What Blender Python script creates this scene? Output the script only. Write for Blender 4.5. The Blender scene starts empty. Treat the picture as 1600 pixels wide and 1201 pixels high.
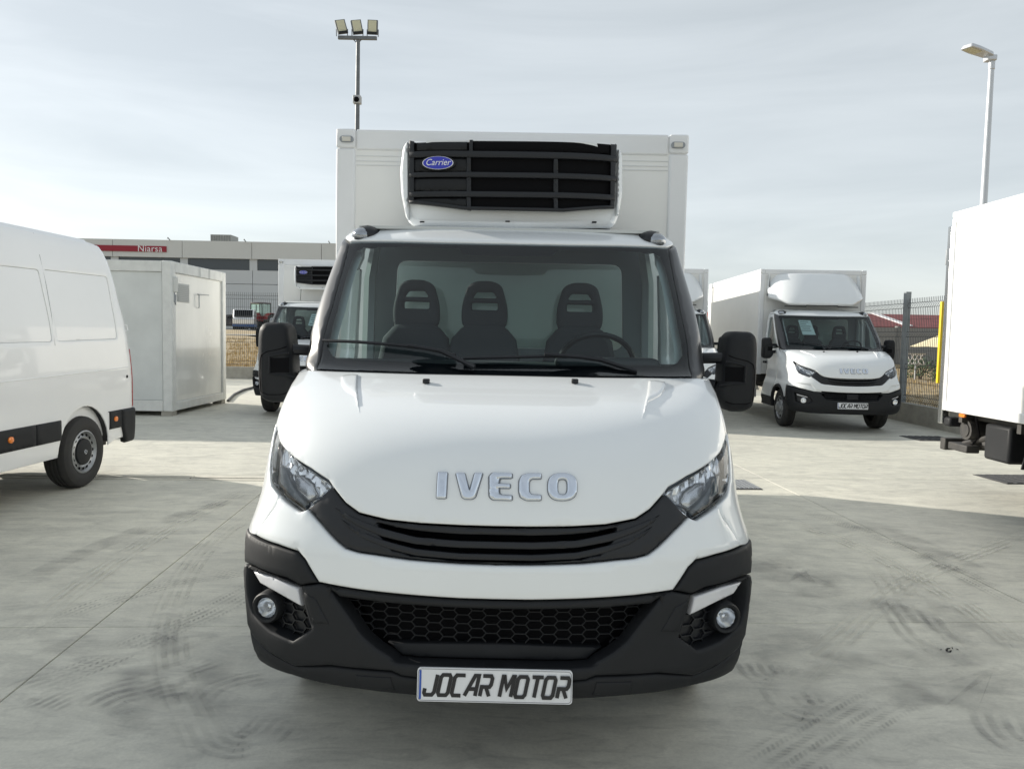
import bpy, bmesh, math, random
import numpy as np
from mathutils import Vector, Matrix
from mathutils.geometry import delaunay_2d_cdt
random.seed(7)
R = math.radians
scene = bpy.context.scene
col = scene.collection

# ---------------------------------------------------------------- camera
CAM_H = 1.6; FPX = 1200.0
PITCH = math.atan(78.0/1200.0); ROLL = R(1.13)
CO = Vector((0, 0, CAM_H))
_f = Vector((0, math.cos(PITCH), -math.sin(PITCH)))
_u0 = Vector((0, math.sin(PITCH), math.cos(PITCH))); _r0 = Vector((1, 0, 0))
_r = math.cos(ROLL)*_r0 + math.sin(ROLL)*_u0
_u = -math.sin(ROLL)*_r0 + math.cos(ROLL)*_u0
cam_d = bpy.data.cameras.new('camera'); cam = bpy.data.objects.new('camera', cam_d); col.objects.link(cam)
cam.matrix_world = Matrix(((_r.x, _u.x, -_f.x, CO.x), (_r.y, _u.y, -_f.y, CO.y), (_r.z, _u.z, -_f.z, CO.z), (0, 0, 0, 1)))
cam_d.sensor_width = 36; cam_d.lens = FPX/1600*36; cam_d.clip_start = 0.05; cam_d.clip_end = 4000
scene.camera = cam
def ray(px, py):
    return (_f + _r*((px-800)/FPX) + _u*((600.5-py)/FPX))

# ---------------------------------------------------------------- sky and sun
SUN_EL = R(21.5); SUN_AL = R(25)            # the sun stands left of the camera, 25 degrees ahead of square left
SDIR = Vector((-math.cos(SUN_AL)*math.cos(SUN_EL), math.sin(SUN_AL)*math.cos(SUN_EL), math.sin(SUN_EL)))
w = bpy.data.worlds.new('World'); scene.world = w; w.use_nodes = True
nt = w.node_tree; nt.nodes.clear()
def N(t, typ, **kw):
    n = t.nodes.new(typ)
    for k, v in kw.items(): setattr(n, k, v)
    return n
sky = N(nt, 'ShaderNodeTexSky', sky_type='NISHITA', sun_disc=False, sun_elevation=SUN_EL,
        sun_rotation=math.atan2(SDIR.x, SDIR.y), air_density=1.0, dust_density=0.5, ozone_density=1.0)
hs2 = N(nt, 'ShaderNodeHueSaturation'); hs2.inputs['Saturation'].default_value = 0.50; hs2.inputs['Value'].default_value = 1.0
tc = N(nt, 'ShaderNodeTexCoord'); mp = N(nt, 'ShaderNodeMapping'); mp.inputs['Scale'].default_value = (1.0, 1.6, 7.5)
mp.inputs['Rotation'].default_value = (0, R(6), 0)
no = N(nt, 'ShaderNodeTexNoise'); no.inputs['Scale'].default_value = 1.5; no.inputs['Detail'].default_value = 7; no.inputs['Roughness'].default_value = 0.55
no.inputs['Distortion'].default_value = 0.5
rp = N(nt, 'ShaderNodeValToRGB'); rp.color_ramp.elements[0].position = 0.36; rp.color_ramp.elements[1].position = 0.66
mx = N(nt, 'ShaderNodeMix', data_type='RGBA')
bg = N(nt, 'ShaderNodeBackground'); bg.inputs['Strength'].default_value = 0.145
wo = N(nt, 'ShaderNodeOutputWorld'); L = nt.links.new
L(tc.outputs['Generated'], mp.inputs['Vector']); L(mp.outputs[0], no.inputs['Vector']); L(no.outputs['Fac'], rp.inputs[0])
L(sky.outputs[0], hs2.inputs['Color'])
veil = N(nt, 'ShaderNodeMix', data_type='RGBA'); veil.inputs[0].default_value = 0.74; veil.inputs[7].default_value = (2.68, 2.92, 3.02, 1)   # even high cloud
L(hs2.outputs[0], veil.inputs[6])
lift = N(nt, 'ShaderNodeMix', data_type='RGBA', blend_type='MULTIPLY'); lift.inputs[0].default_value = 1.0; lift.inputs[7].default_value = (1.20, 1.18, 1.165, 1); L(veil.outputs[2], lift.inputs[6])
L(rp.outputs[0], mx.inputs[0]); L(veil.outputs[2], mx.inputs[6]); L(lift.outputs[2], mx.inputs[7])
L(mx.outputs[2], bg.inputs['Color']); L(bg.outputs[0], wo.inputs['Surface'])
sl = bpy.data.lights.new('sun', 'SUN'); so = bpy.data.objects.new('sun', sl); col.objects.link(so)
sl.energy = 4.6; sl.angle = R(0.9); sl.color = (1.0, 0.94, 0.84)
so.rotation_euler = (-SDIR).to_track_quat('-Z', 'Y').to_euler(); so.location = (-30, 20, 30)
vs = scene.view_settings; vs.view_transform = 'Standard'; vs.look = 'None'; vs.gamma = 1; vs.use_curve_mapping = False
vs.exposure = 0.58
scene.render.engine = 'CYCLES'

# ---------------------------------------------------------------- materials
MATS = {}
def mat(name, c, rough=0.5, metal=0.0, coat=0.0, var=0.0, vscale=3.0, bump=0.0, bscale=40.0, spec=0.5, alpha=None, c2=None, emit=None, aniso=(1, 1, 1), coatr=0.03):
    if name in MATS: return MATS[name]
    m = bpy.data.materials.new(name); m.use_nodes = True; t = m.node_tree; p = t.nodes['Principled BSDF']
    p.inputs['Base Color'].default_value = (*c, 1); p.inputs['Roughness'].default_value = rough; p.inputs['Metallic'].default_value = metal
    p.inputs['Coat Weight'].default_value = coat; p.inputs['Coat Roughness'].default_value = coatr; p.inputs['Specular IOR Level'].default_value = spec
    if alpha is not None: p.inputs['Alpha'].default_value = alpha
    if emit: p.inputs['Emission Color'].default_value = (*emit[0], 1); p.inputs['Emission Strength'].default_value = emit[1]
    if var or bump:
        co = t.nodes.new('ShaderNodeTexCoord'); mpn = t.nodes.new('ShaderNodeMapping'); mpn.inputs['Scale'].default_value = aniso
        t.links.new(co.outputs['Object'], mpn.inputs['Vector'])
    if var:
        n = t.nodes.new('ShaderNodeTexNoise'); n.inputs['Scale'].default_value = vscale; n.inputs['Detail'].default_value = 6; n.inputs['Roughness'].default_value = 0.6
        t.links.new(mpn.outputs[0], n.inputs['Vector'])
        r_ = t.nodes.new('ShaderNodeValToRGB'); r_.color_ramp.elements[0].position = 0.3; r_.color_ramp.elements[1].position = 0.7
        d = c2 if c2 else tuple(x*(1-var) for x in c)
        r_.color_ramp.elements[0].color = (*d, 1); r_.color_ramp.elements[1].color = (*c, 1)
        t.links.new(n.outputs['Fac'], r_.inputs[0]); t.links.new(r_.outputs[0], p.inputs['Base Color'])
        mr = t.nodes.new('ShaderNodeMapRange'); mr.inputs[3].default_value = min(1, rough*1.25); mr.inputs[4].default_value = rough*0.85
        t.links.new(n.outputs['Fac'], mr.inputs[0]); t.links.new(mr.outputs[0], p.inputs['Roughness'])
    if bump:
        n2 = t.nodes.new('ShaderNodeTexNoise'); n2.inputs['Scale'].default_value = bscale; n2.inputs['Detail'].default_value = 4
        t.links.new(mpn.outputs[0], n2.inputs['Vector'])
        b = t.nodes.new('ShaderNodeBump'); b.inputs['Strength'].default_value = bump; b.inputs['Distance'].default_value = 0.01
        t.links.new(n2.outputs['Fac'], b.inputs['Height']); t.links.new(b.outputs[0], p.inputs['Normal'])
    MATS[name] = m; return m
def glass_mat(name, tint, f0=0.06, rough=0.0, ior=1.5):
    if name in MATS: return MATS[name]
    m = bpy.data.materials.new(name); m.use_nodes = True; t = m.node_tree; t.nodes.clear()
    o = t.nodes.new('ShaderNodeOutputMaterial'); mixs = t.nodes.new('ShaderNodeMixShader')
    tr = t.nodes.new('ShaderNodeBsdfTransparent'); tr.inputs[0].default_value = (*tint, 1)
    gl = t.nodes.new('ShaderNodeBsdfGlossy'); gl.inputs['Roughness'].default_value = rough; gl.inputs['Color'].default_value = (1, 1, 1, 1)
    lw = t.nodes.new('ShaderNodeFresnel'); lw.inputs['IOR'].default_value = ior
    ad = t.nodes.new('ShaderNodeMath'); ad.operation = 'ADD'; ad.inputs[1].default_value = f0; ad.use_clamp = True
    t.links.new(lw.outputs[0], ad.inputs[0]); t.links.new(ad.outputs[0], mixs.inputs[0]); t.links.new(tr.outputs[0], mixs.inputs[1]); t.links.new(gl.outputs[0], mixs.inputs[2])
    t.links.new(mixs.outputs[0], o.inputs['Surface']); MATS[name] = m; return m
paint = mat('white_paint', (0.765, 0.79, 0.805), 0.30, coat=1.0, var=0.03, vscale=2.0)
paint_van = mat('van_paint', (0.80, 0.81, 0.82), 0.30, coat=0.8, var=0.04, vscale=1.3)
boxwhite = mat('box_panel_white', (0.80, 0.80, 0.78), 0.38, coat=0.2, var=0.04, vscale=1.5)
boxframe = mat('box_frame_white', (0.76, 0.77, 0.78), 0.35, coat=0.2, var=0.05, vscale=4)
plastic = mat('black_plastic', (0.010, 0.0112, 0.0135), 0.55, bump=0.06, bscale=900, var=0.3, vscale=5, c2=(0.015, 0.016, 0.018), spec=0.28)
plastic_s = mat('black_plastic_satin', (0.012, 0.0135, 0.017), 0.38, var=0.15, vscale=4, spec=0.4)
pillarm = mat('pillar_black', (0.022, 0.023, 0.026), 0.30, coat=0.35, coatr=0.25)
black = mat('matt_black', (0.005, 0.005, 0.006), 0.8, spec=0.1)
rubber = mat('tyre_rubber', (0.018, 0.018, 0.019), 0.75, var=0.35, vscale=14, c2=(0.035, 0.034, 0.032), bump=0.1, bscale=200)
chrome = mat('chrome', (0.80, 0.81, 0.83), 0.07, metal=1.0)
lettm = mat('letter_chrome', (0.62, 0.66, 0.73), 0.09, metal=1.0)
lett_shade = mat('letter_shade_grey', (0.16, 0.17, 0.19), 0.4)  # dark grey that paints the shadow gap and dark bevels round the letters
reflm = mat('reflector_chrome', (0.88, 0.90, 0.93), 0.16, metal=0.72)
housing = mat('lamp_housing', (0.30, 0.33, 0.36), 0.25, metal=0.3)
steel = mat('wheel_steel', (0.42, 0.43, 0.44), 0.38, metal=0.8, var=0.2, vscale=20)
galv = mat('galvanised', (0.38, 0.40, 0.42), 0.45, metal=0.6, var=0.25, vscale=12)
lampgrey = mat('lamp_grey', (0.30, 0.32, 0.34), 0.5, metal=0.3, var=0.1)
wscreen = glass_mat('windscreen_glass', (0.74, 0.85, 0.86), 0.0, ior=1.40)
sideglass = glass_mat('side_glass', (0.70, 0.82, 0.78), 0.01)
lensm = glass_mat('lamp_lens', (0.96, 0.97, 0.98), 0.0)
fritm = mat('frit_black', (0.006, 0.007, 0.010), 0.5, spec=0.15)
dash = mat('dashboard', (0.045, 0.05, 0.055), 0.6, bump=0.1, bscale=300)
seatm = mat('seat_fabric', (0.035, 0.037, 0.042), 0.85, bump=0.3, bscale=250)
trimg = mat('interior_trim', (0.55, 0.57, 0.56), 0.7)
trimd = mat('interior_dark', (0.26, 0.28, 0.285), 0.7)
amber = mat('amber_lens', (0.75, 0.20, 0.02), 0.2, coat=0.6)
redlens = mat('red_lens', (0.28, 0.01, 0.015), 0.18, coat=0.6)
drl = mat('signal_lens', (0.62, 0.62, 0.64), 0.18, coat=0.7)
platem = mat('plate_white', (0.70, 0.71, 0.73), 0.45)
ink = mat('plate_ink', (0.012, 0.012, 0.014), 0.5)
eublue = mat('plate_blue', (0.03, 0.09, 0.40), 0.45)
badgeblue = mat('badge_blue', (0.012, 0.02, 0.42), 0.3, coat=0.5)
white = mat('print_white', (0.80, 0.80, 0.82), 0.4)
paperm = mat('paper_sheet', (0.66, 0.74, 0.72), 0.8)
yellow = mat('yellow_paint', (0.72, 0.52, 0.01), 0.45, var=0.2, vscale=9)
inox = mat('stainless', (0.55, 0.56, 0.57), 0.22, metal=1.0, var=0.2, vscale=5, aniso=(1, 1, 0.2))
chassis = mat('chassis_black', (0.02, 0.02, 0.021), 0.6, var=0.3, vscale=8, c2=(0.045, 0.042, 0.038))

# ---------------------------------------------------------------- object helpers
def tag(o, label=None, cat=None, group=None, kind=None):
    if label: o['label'] = label
    if cat: o['category'] = cat
    if group: o['group'] = group
    if kind: o['kind'] = kind
    return o
def empty(name, loc=(0, 0, 0), rz=0.0):
    o = bpy.data.objects.new(name, None); col.objects.link(o); o.location = loc; o.rotation_euler = (0, 0, rz); o.empty_display_size = 0.1
    return o
def link(name, me, m, parent=None):
    o = bpy.data.objects.new(name, me); col.objects.link(o)
    if m is not None and len(me.materials) == 0: me.materials.append(m)
    if parent is not None: o.parent = parent
    return o
def mesh_from(name, v, f, smooth=35):
    me = bpy.data.meshes.new(name); me.from_pydata([tuple(p) for p in v], [], f); me.validate(); me.update()
    if smooth:
        me.shade_smooth(); me.set_sharp_from_angle(angle=R(smooth))
    return me
def copy_tree(o, parent=None, skip=()):
    c = o.copy(); col.objects.link(c); c.parent = parent
    for ch in list(o.children):
        if ch.name.split('.')[0] in skip: continue
        copy_tree(ch, c, skip)
    return c
class MB:
    def __init__(s): s.v = []; s.f = []
    def add(s, v, f):
        b = len(s.v); s.v += [tuple(p) for p in v]; s.f += [tuple(i+b for i in q) for q in f]; return s
    def box(s, x0, x1, y0, y1, z0, z1, M=None):
        v = [Vector(p) for p in ((x0, y0, z0), (x1, y0, z0), (x1, y1, z0), (x0, y1, z0), (x0, y0, z1), (x1, y0, z1), (x1, y1, z1), (x0, y1, z1))]
        if M is not None: v = [M @ p for p in v]
        return s.add(v, [(3, 2, 1, 0), (4, 5, 6, 7), (0, 1, 5, 4), (1, 2, 6, 5), (2, 3, 7, 6), (3, 0, 4, 7)])
    def tube(s, path, r, n=8, caps=True):
        path = [Vector(p) for p in path]; m = len(path); rs = r if hasattr(r, '__len__') else [r]*m
        V = []; up0 = None
        for i, p in enumerate(path):
            t = (path[min(i+1, m-1)] - path[max(i-1, 0)]).normalized()
            if up0 is None: up0 = Vector((0, 0, 1)) if abs(t.z) < 0.9 else Vector((1, 0, 0))
            a = t.cross(up0).normalized(); b = a.cross(t).normalized(); up0 = b
            for k in range(n):
                q = 2*math.pi*k/n; V.append(p + (a*math.cos(q) + b*math.sin(q))*rs[i])
        F = [(i*n+k, i*n+(k+1) % n, (i+1)*n+(k+1) % n, (i+1)*n+k) for i in range(m-1) for k in range(n)]
        if caps: F += [tuple(range(n-1, -1, -1)), tuple((m-1)*n+k for k in range(n))]
        return s.add(V, F)
    def lathe(s, prof, n=32, M=None, close=False):
        # prof: (radius, along) ; axis = +X
        V = []
        for r_, h in prof:
            for k in range(n):
                q = 2*math.pi*k/n; V.append(Vector((h, r_*math.cos(q), r_*math.sin(q))))
        if M is not None: V = [M @ p for p in V]
        m = len(prof); F = [(i*n+k, (i+1)*n+k, (i+1)*n+(k+1) % n, i*n+(k+1) % n) for i in range(m-1) for k in range(n)]
        if close: F += [tuple(range(n)), tuple(reversed([(m-1)*n+k for k in range(n)]))]
        return s.add(V, F)
    def prism(s, poly, f0, f1):
        # poly: 2d points; f0, f1 map (a,b) to the two end faces
        n = len(poly); V = [f0(*p) for p in poly] + [f1(*p) for p in poly]
        return s.add(V, [tuple(range(n-1, -1, -1)), tuple(range(n, 2*n))] + [(i, (i+1) % n, n+(i+1) % n, n+i) for i in range(n)])
    def build(s, name, m, parent=None, bevel=0.0, smooth=35, seg=2):
        me = mesh_from(name, s.v, s.f, smooth)
        bm = bmesh.new(); bm.from_mesh(me); bmesh.ops.recalc_face_normals(bm, faces=bm.faces); bm.to_mesh(me); bm.free()
        if smooth: me.set_sharp_from_angle(angle=R(smooth))
        o = link(name, me, m, parent)
        if bevel:
            b = o.modifiers.new('bevel', 'BEVEL'); b.width = bevel; b.segments = seg; b.limit_method = 'ANGLE'; b.angle_limit = R(40)
            b.harden_normals = False
        return o
def rrect(x0, x1, z0, z1, r, n=5):
    o = []
    for cx, cz, a0 in ((x1-r, z1-r, 0), (x0+r, z1-r, 90), (x0+r, z0+r, 180), (x1-r, z0+r, 270)):
        for k in range(n+1):
            a = R(a0+90*k/n); o.append((cx+r*math.cos(a), cz+r*math.sin(a)))
    return o
def rpoly(pts, r, n=4):
    """round the corners of a polygon"""
    o = []; m = len(pts); P = [Vector(p) for p in pts]
    for i in range(m):
        a, b, c = P[i-1], P[i], P[(i+1) % m]; u = (a-b); v_ = (c-b); k = min(r, u.length*0.45, v_.length*0.45)
        p, q = b+u.normalized()*k, b+v_.normalized()*k
        for j in range(n+1):
            t = j/n; o.append(tuple(p*(1-t)**2 + b*2*t*(1-t) + q*t*t))
    return o
def pchip(xs, ys):
    xs = np.array(xs, float); ys = np.array(ys, float); h = np.diff(xs); d = np.diff(ys)/h; m = np.zeros_like(xs)
    for i in range(1, len(xs)-1):
        if d[i-1]*d[i] > 0:
            w1 = 2*h[i]+h[i-1]; w2 = h[i]+2*h[i-1]; m[i] = (w1+w2)/(w1/d[i-1]+w2/d[i])
    m[0] = d[0]; m[-1] = d[-1]
    X = xs.tolist(); Y = ys.tolist(); Mm = m.tolist()
    def f(x):
        if x <= X[0]: return Y[0]+Mm[0]*(x-X[0])*0
        if x >= X[-1]: return Y[-1]
        i = int(np.searchsorted(xs, x)-1); i = max(i, 0); hh = X[i+1]-X[i]; t = (x-X[i])/hh
        return ((1+2*t)*(1-t)**2)*Y[i] + t*(1-t)**2*hh*Mm[i] + t*t*(3-2*t)*Y[i+1] + t*t*(t-1)*hh*Mm[i+1]
    return f

# ---------------------------------------------------------------- panels: regions of a curved skin
def resample(poly, step):
    o = []; n = len(poly)
    for i in range(n):
        a, b = poly[i], poly[(i+1) % n]; l = math.hypot(b[0]-a[0], b[1]-a[1]); k = max(1, int(math.ceil(l/step)))
        if l < 1e-6: continue
        for j in range(k): o.append((a[0]+(b[0]-a[0])*j/k, a[1]+(b[1]-a[1])*j/k))
    return o
def area2(p): return sum(p[i-1][0]*p[i][1]-p[i][0]*p[i-1][1] for i in range(len(p)))
def inset(poly, d):
    n = len(poly); o = []
    for i in range(n):
        a, b, c = poly[i-1], poly[i], poly[(i+1) % n]
        t = (c[0]-a[0], c[1]-a[1]); l = math.hypot(*t) or 1; o.append((b[0]-t[1]/l*d, b[1]+t[0]/l*d))
    return o
def inside(P, poly):
    x = P[:, 0]; y = P[:, 1]; r_ = np.zeros(len(P), bool); q = np.array(poly); m = len(q)
    for i in range(m):
        x0, y0 = q[i-1]; x1, y1 = q[i]
        if y0 == y1: continue
        c = ((y0 > y) != (y1 > y)) & (x < (x1-x0)*(y-y0)/(y1-y0)+x0); r_ ^= c
    return r_
def bdist(P, polys):
    d = np.full(len(P), 1e9)
    for poly in polys:
        q = np.array(poly); 
        for i in range(len(q)):
            a = q[i-1]; b = q[i]; e = b-a; l2 = e@e
            if l2 < 1e-14: continue
            t = np.clip(((P-a)@e)/l2, 0, 1); dd = P-(a+t[:, None]*e); d = np.minimum(d, np.sqrt((dd**2).sum(1)))
    return d
def panel(name, surf, outer, m, parent, holes=(), off=0.0, gap=0.0025, roll=0.005, depth=0.02, res=0.03, offf=None, smooth=50, jitter=0.0, flange=True, grid=None):
    """outer/holes: outlines in the (a,z) domain of surf(a,z,off)->Vector"""
    loops = []
    for k, pl in enumerate([outer]+list(holes)):
        pl = resample(pl, res)
        if area2(pl) < 0: pl = pl[::-1]
        pl = inset(pl, gap if k == 0 else -gap); loops.append(pl)
    pts = []; edges = []
    for pl in loops:
        b = len(pts); pts += pl; edges += [(b+i, b+(i+1) % len(pl)) for i in range(len(pl))]
    nb = len(pts); A = np.array(loops[0]); extra = []
    if roll:
        for k, pl in enumerate(loops):
            for fr in (0.3, 1.0): extra += inset(pl, (roll*fr) if k == 0 else -(roll*fr))
    g = grid or res
    xs = np.arange(A[:, 0].min()+g*0.5, A[:, 0].max(), g); zs = np.arange(A[:, 1].min()+g*0.5, A[:, 1].max(), g)
    G = np.array([(x+(g*0.5 if j % 2 else 0), z) for j, z in enumerate(zs) for x in xs]) if len(xs) and len(zs) else np.zeros((0, 2))
    def ok(P, dmin):
        if len(P) == 0: return P
        k = inside(P, loops[0])
        for h in loops[1:]: k &= ~inside(P, h)
        P = P[k]
        return P[bdist(P, loops) > dmin] if len(P) else P
    E = ok(np.array(extra), roll*0.25) if extra else np.zeros((0, 2))
    G = ok(G, max(roll*1.4, g*0.35))
    allp = [Vector(p) for p in pts]+[Vector(p) for p in E]+[Vector(p) for p in G]
    V2, E2, F2, ov, oe, of = delaunay_2d_cdt(allp, edges, [], 0, 1e-6)
    P = np.array([(p.x, p.y) for p in V2]); T = [f for f in F2 if len(f) == 3]
    C = np.array([P[list(t)].mean(0) for t in T]); k = inside(C, loops[0])
    for h in loops[1:]: k &= ~inside(C, h)
    T = [t for t, q in zip(T, k) if q]
    D_ = bdist(P, loops)
    V = []
    for i, (a, z) in enumerate(P):
        o = off
        if roll and D_[i] < roll: o -= roll*(1-math.sqrt(max(0, 1-(1-D_[i]/roll)**2)))
        if offf: o += offf(a, z)
        if jitter and D_[i] > roll: o += random.uniform(-jitter, jitter)
        V.append(surf(a, z, o))
    F = []
    for t in T:
        a, b, c = [P[i] for i in t]
        F.append(tuple(t) if (b[0]-a[0])*(c[1]-a[1])-(b[1]-a[1])*(c[0]-a[0]) > 0 else tuple(reversed(t)))
    if flange:
        ec = {}
        for t in F:
            for i in range(3):
                e = (t[i], t[(i+1) % 3]); ec[e] = 1
        bd = [e for e in ec if (e[1], e[0]) not in ec]; mp_ = {}
        for e in bd:
            for i in e:
                if i not in mp_:
                    mp_[i] = len(V); a, z = P[i]; o = off-roll-depth+(offf(a, z) if offf else 0); V.append(surf(a, z, o))
        F += [(e[1], e[0], mp_[e[0]], mp_[e[1]]) for e in bd]
    me = mesh_from(name, V, F, smooth)
    return link(name, me, m, parent)
def strokes(name, lines, wd, f, m, parent, th=0.0012):
    """flat lettering: polylines with mitred width, f(x,y,h)->Vector"""
    b = MB(); lvl = 0
    for ln in lines:
        closed = ln[0] == ln[-1] and len(ln) > 2; p = [Vector(q) for q in (ln[:-1] if closed else ln)]; n = len(p); Lf = []; Rt = []
        for i in range(n):
            if closed or 0 < i < n-1:
                t0 = (p[i]-p[i-1]).normalized(); t1 = (p[(i+1) % n]-p[i]).normalized()
            else:
                t0 = t1 = (p[1]-p[0]).normalized() if i == 0 else (p[-1]-p[-2]).normalized()
            t = (t0+t1).normalized(); nn = Vector((-t.y, t.x)); c = max(0.45, nn.dot(Vector((-t0.y, t0.x)))); Lf.append(p[i]+nn*wd/2/c); Rt.append(p[i]-nn*wd/2/c)
        h = th+lvl*0.0003; lvl += 1; k = n if closed else n-1
        V = [f(q.x, q.y, h) for q in Lf]+[f(q.x, q.y, h) for q in Rt]
        b.add(V, [(i, (i+1) % n, n+(i+1) % n, n+i) for i in range(k)])
    return b.build(name, m, parent, smooth=0)
def text_mesh(name, s, size, f, m, parent, shear=0.0, align='CENTER', extr=0.0, space=1.0):
    cu = bpy.data.curves.new('txt', 'FONT'); cu.body = s; cu.size = size; cu.shear = shear; cu.align_x = align; cu.align_y = 'CENTER'; cu.space_character = space
    o = bpy.data.objects.new('txt', cu); col.objects.link(o); dg = bpy.context.evaluated_depsgraph_get(); dg.update()
    me = bpy.data.meshes.new_from_object(o.evaluated_get(dg)); bpy.data.objects.remove(o)
    for v in me.vertices: v.co = f(v.co.x, v.co.y, 0.0)
    me.name = name; me.materials.clear(); return link(name, me, m, parent)
def wheel(parent, cx, cy, r=0.35, wd=0.2, out=1, kind='steel', dual=False, segs=40):
    """axis along x, outer face towards out*x; a wheel part with rim and hub below it"""
    M = Matrix.Translation((cx, cy, r)) @ Matrix.Diagonal((out, 1, 1, 1)); rr = r*0.60
    pr = [(rr*0.98, -wd/2+0.01), (rr+0.03, -wd/2-0.004), (r-0.045, -wd/2-0.008), (r-0.018, -wd/2+0.006), (r-0.004, -wd/2+0.028)]
    for k in range(5):
        x = -wd/2+0.03+(wd-0.06)*k/4
        if 0 < k < 4: pr += [(r, x-0.007), (r-0.009, x-0.005), (r-0.009, x+0.005), (r, x+0.007)]
    pr += [(r-0.004, wd/2-0.028), (r-0.018, wd/2-0.006), (r-0.045, wd/2+0.008), (rr+0.045, wd/2+0.007), (rr+0.012, wd/2-0.004), (rr*0.98, wd/2-0.012)]
    b = MB(); b.lathe(pr, segs, M)
    if dual: b.lathe([(q, x-0.26) for q, x in pr], segs, M)
    t = b.build('wheel', rubber, parent, smooth=30)
    b = MB()
    if kind == 'dish':                              # single steel wheel, holes round the edge, black centre cap
        b.lathe([(rr, -0.02), (rr, wd/2-0.004), (rr-0.012, wd/2), (rr-0.02, wd/2-0.012), (rr-0.03, wd/2-0.03), (rr-0.035, wd/2-0.034), (rr*0.70, wd/2-0.016), (rr*0.66, wd/2-0.022), (0.01, wd/2-0.025)], segs, M)
        b.build('rim', steel, t)
        h = MB()
        for k in range(16):
            q = 2*math.pi*k/16; h.lathe([(0.016, wd/2-0.024), (0.014, wd/2-0.0195), (0.001, wd/2-0.0195)], 8, M @ Matrix.Translation((0, math.cos(q)*rr*0.79, math.sin(q)*rr*0.79)))
        h.build('vent_hole', black, t)
        c = MB(); c.lathe([(rr*0.62, wd/2-0.02), (rr*0.60, wd/2-0.006), (rr*0.3, wd/2+0.004), (0.004, wd/2+0.006)], segs, M); hc = c.build('hub_cap', plastic, t)
    else:                                           # deep twin wheel
        dp = wd/2-0.002
        b.lathe([(rr, -0.02), (rr, dp), (rr-0.012, dp+0.004), (rr-0.02, dp-0.01), (rr-0.028, dp-0.05), (rr*0.78, dp-0.02), (rr*0.62, dp+0.004), (rr*0.50, dp+0.004), (rr*0.48, dp+0.03), (rr*0.28, dp+0.06), (0.004, dp+0.062)], segs, M)
        b.build('rim', steel, t); h = MB()
        for k in range(7):
            q = 2*math.pi*k/7; h.lathe([(0.024, dp-0.010), (0.020, dp-0.006), (0.001, dp-0.005)], 10, M @ Matrix.Translation((0, math.cos(q)*rr*0.73, math.sin(q)*rr*0.73)))
        h.build('vent_hole', black, t)
    return t
# ================================================================ the cab skin
T_LOC = Vector((-0.043, 2.52, 0)); T_YAW = R(-0.4)
TM = Matrix.Translation(T_LOC) @ Matrix.Rotation(T_YAW, 4, 'Z'); TI = TM.inverted()
_o = TI @ CO
def lray(px, py):
    return TI.to_3x3() @ ray(px, py)
zD = [0.20, 0.28, 0.36, 0.45, 0.60, 0.75, 0.85, 0.92, 1.00, 1.08, 1.15, 1.22, 1.29, 1.35, 1.39, 1.42, 1.44, 1.60, 1.80, 2.00, 2.08, 2.115, 2.145, 2.172, 2.192, 2.205]
dD = [0.10, 0.06, 0.02, 0.00, 0.01, 0.02, 0.03, 0.045, 0.065, 0.09, 0.125, 0.185, 0.29, 0.45, 0.61, 0.74, 0.83, 0.99, 1.19, 1.40, 1.485, 1.545, 1.61, 1.70, 1.83, 2.05]
fD = pchip(zD, dD)
fW = pchip([0.24, 0.30, 0.36, 0.45, 0.55, 0.70, 0.82, 0.92, 1.00, 1.10, 1.20, 1.30, 1.43, 1.60, 2.00, 2.10, 2.14, 2.17, 2.205], [0.80, 0.88, 0.935, 0.972, 0.986, 0.99, 0.978, 0.948, 0.93, 0.922, 0.918, 0.915, 0.935, 0.94, 0.905, 0.89, 0.865, 0.83, 0.74])
fR = pchip([0.2, 0.9, 1.1, 1.2, 1.3, 1.4, 1.44, 1.6, 2.1, 2.205], [0.50, 0.50, 0.50, 0.50, 0.44, 0.34, 0.30, 0.28, 0.20, 0.12])
A0 = 1.25; NP = 2.6
def cabF(x, z):
    u = min(abs(x)/fW(z), 1.0); return fD(z)+fR(z)*(1-max(0.0, 1-u**NP)**(1/NP))
def cabS0(a, z):
    q = abs(a)/A0; s = 1 if a >= 0 else -1; W = fW(z)
    if q <= 1:
        th = q*math.pi/2; return Vector((s*W*math.sin(th)**(2/NP), fD(z)+fR(z)*(1-max(0.0, math.cos(th))**(2/NP)), z))
    k = min(1.0, (abs(a)-A0)/0.35); W += max(0.0, (0.965 if z < 1.3 else 0.965-0.05*(z-1.3)/0.7)-W)*k*k*(3-2*k)*(1 if z < 2.0 else 0)
    return Vector((s*W, fD(z)+fR(z)+abs(a)-A0, z))
def cabS(a, z, off=0.0):
    p = cabS0(a, z)
    if off == 0: return p
    e = 0.004; da = cabS0(a+e, z)-cabS0(a-e, z); dz = cabS0(a, z+e)-cabS0(a, z-e); n = da.cross(dz)
    if n.length < 1e-12: return p
    return p+n.normalized()*off
def dom(x, z):
    u = min(abs(x)/fW(z), 1.0); return (math.copysign(A0*math.asin(min(1, u**(NP/2)))/(math.pi/2), x), z)
def hit(px, py):
    d = lray(px, py); t = 1.2; g0 = None
    while t < 7:
        p = _o+d*t; g = p.y-cabF(p.x, p.z)
        if g > 0: break
        t += 0.02
    lo, hi = t-0.02, t
    for _ in range(24):
        mid = (lo+hi)/2; p = _o+d*mid
        if p.y-cabF(p.x, p.z) > 0: hi = mid
        else: lo = mid
    p = _o+d*hi; return dom(p.x, p.z)
def H(pts): return [hit(*p) for p in pts]
def plane(px, py, y):
    d = lray(px, py); p = _o+d*((y-_o.y)/d.y); return p.x, p.z
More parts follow.
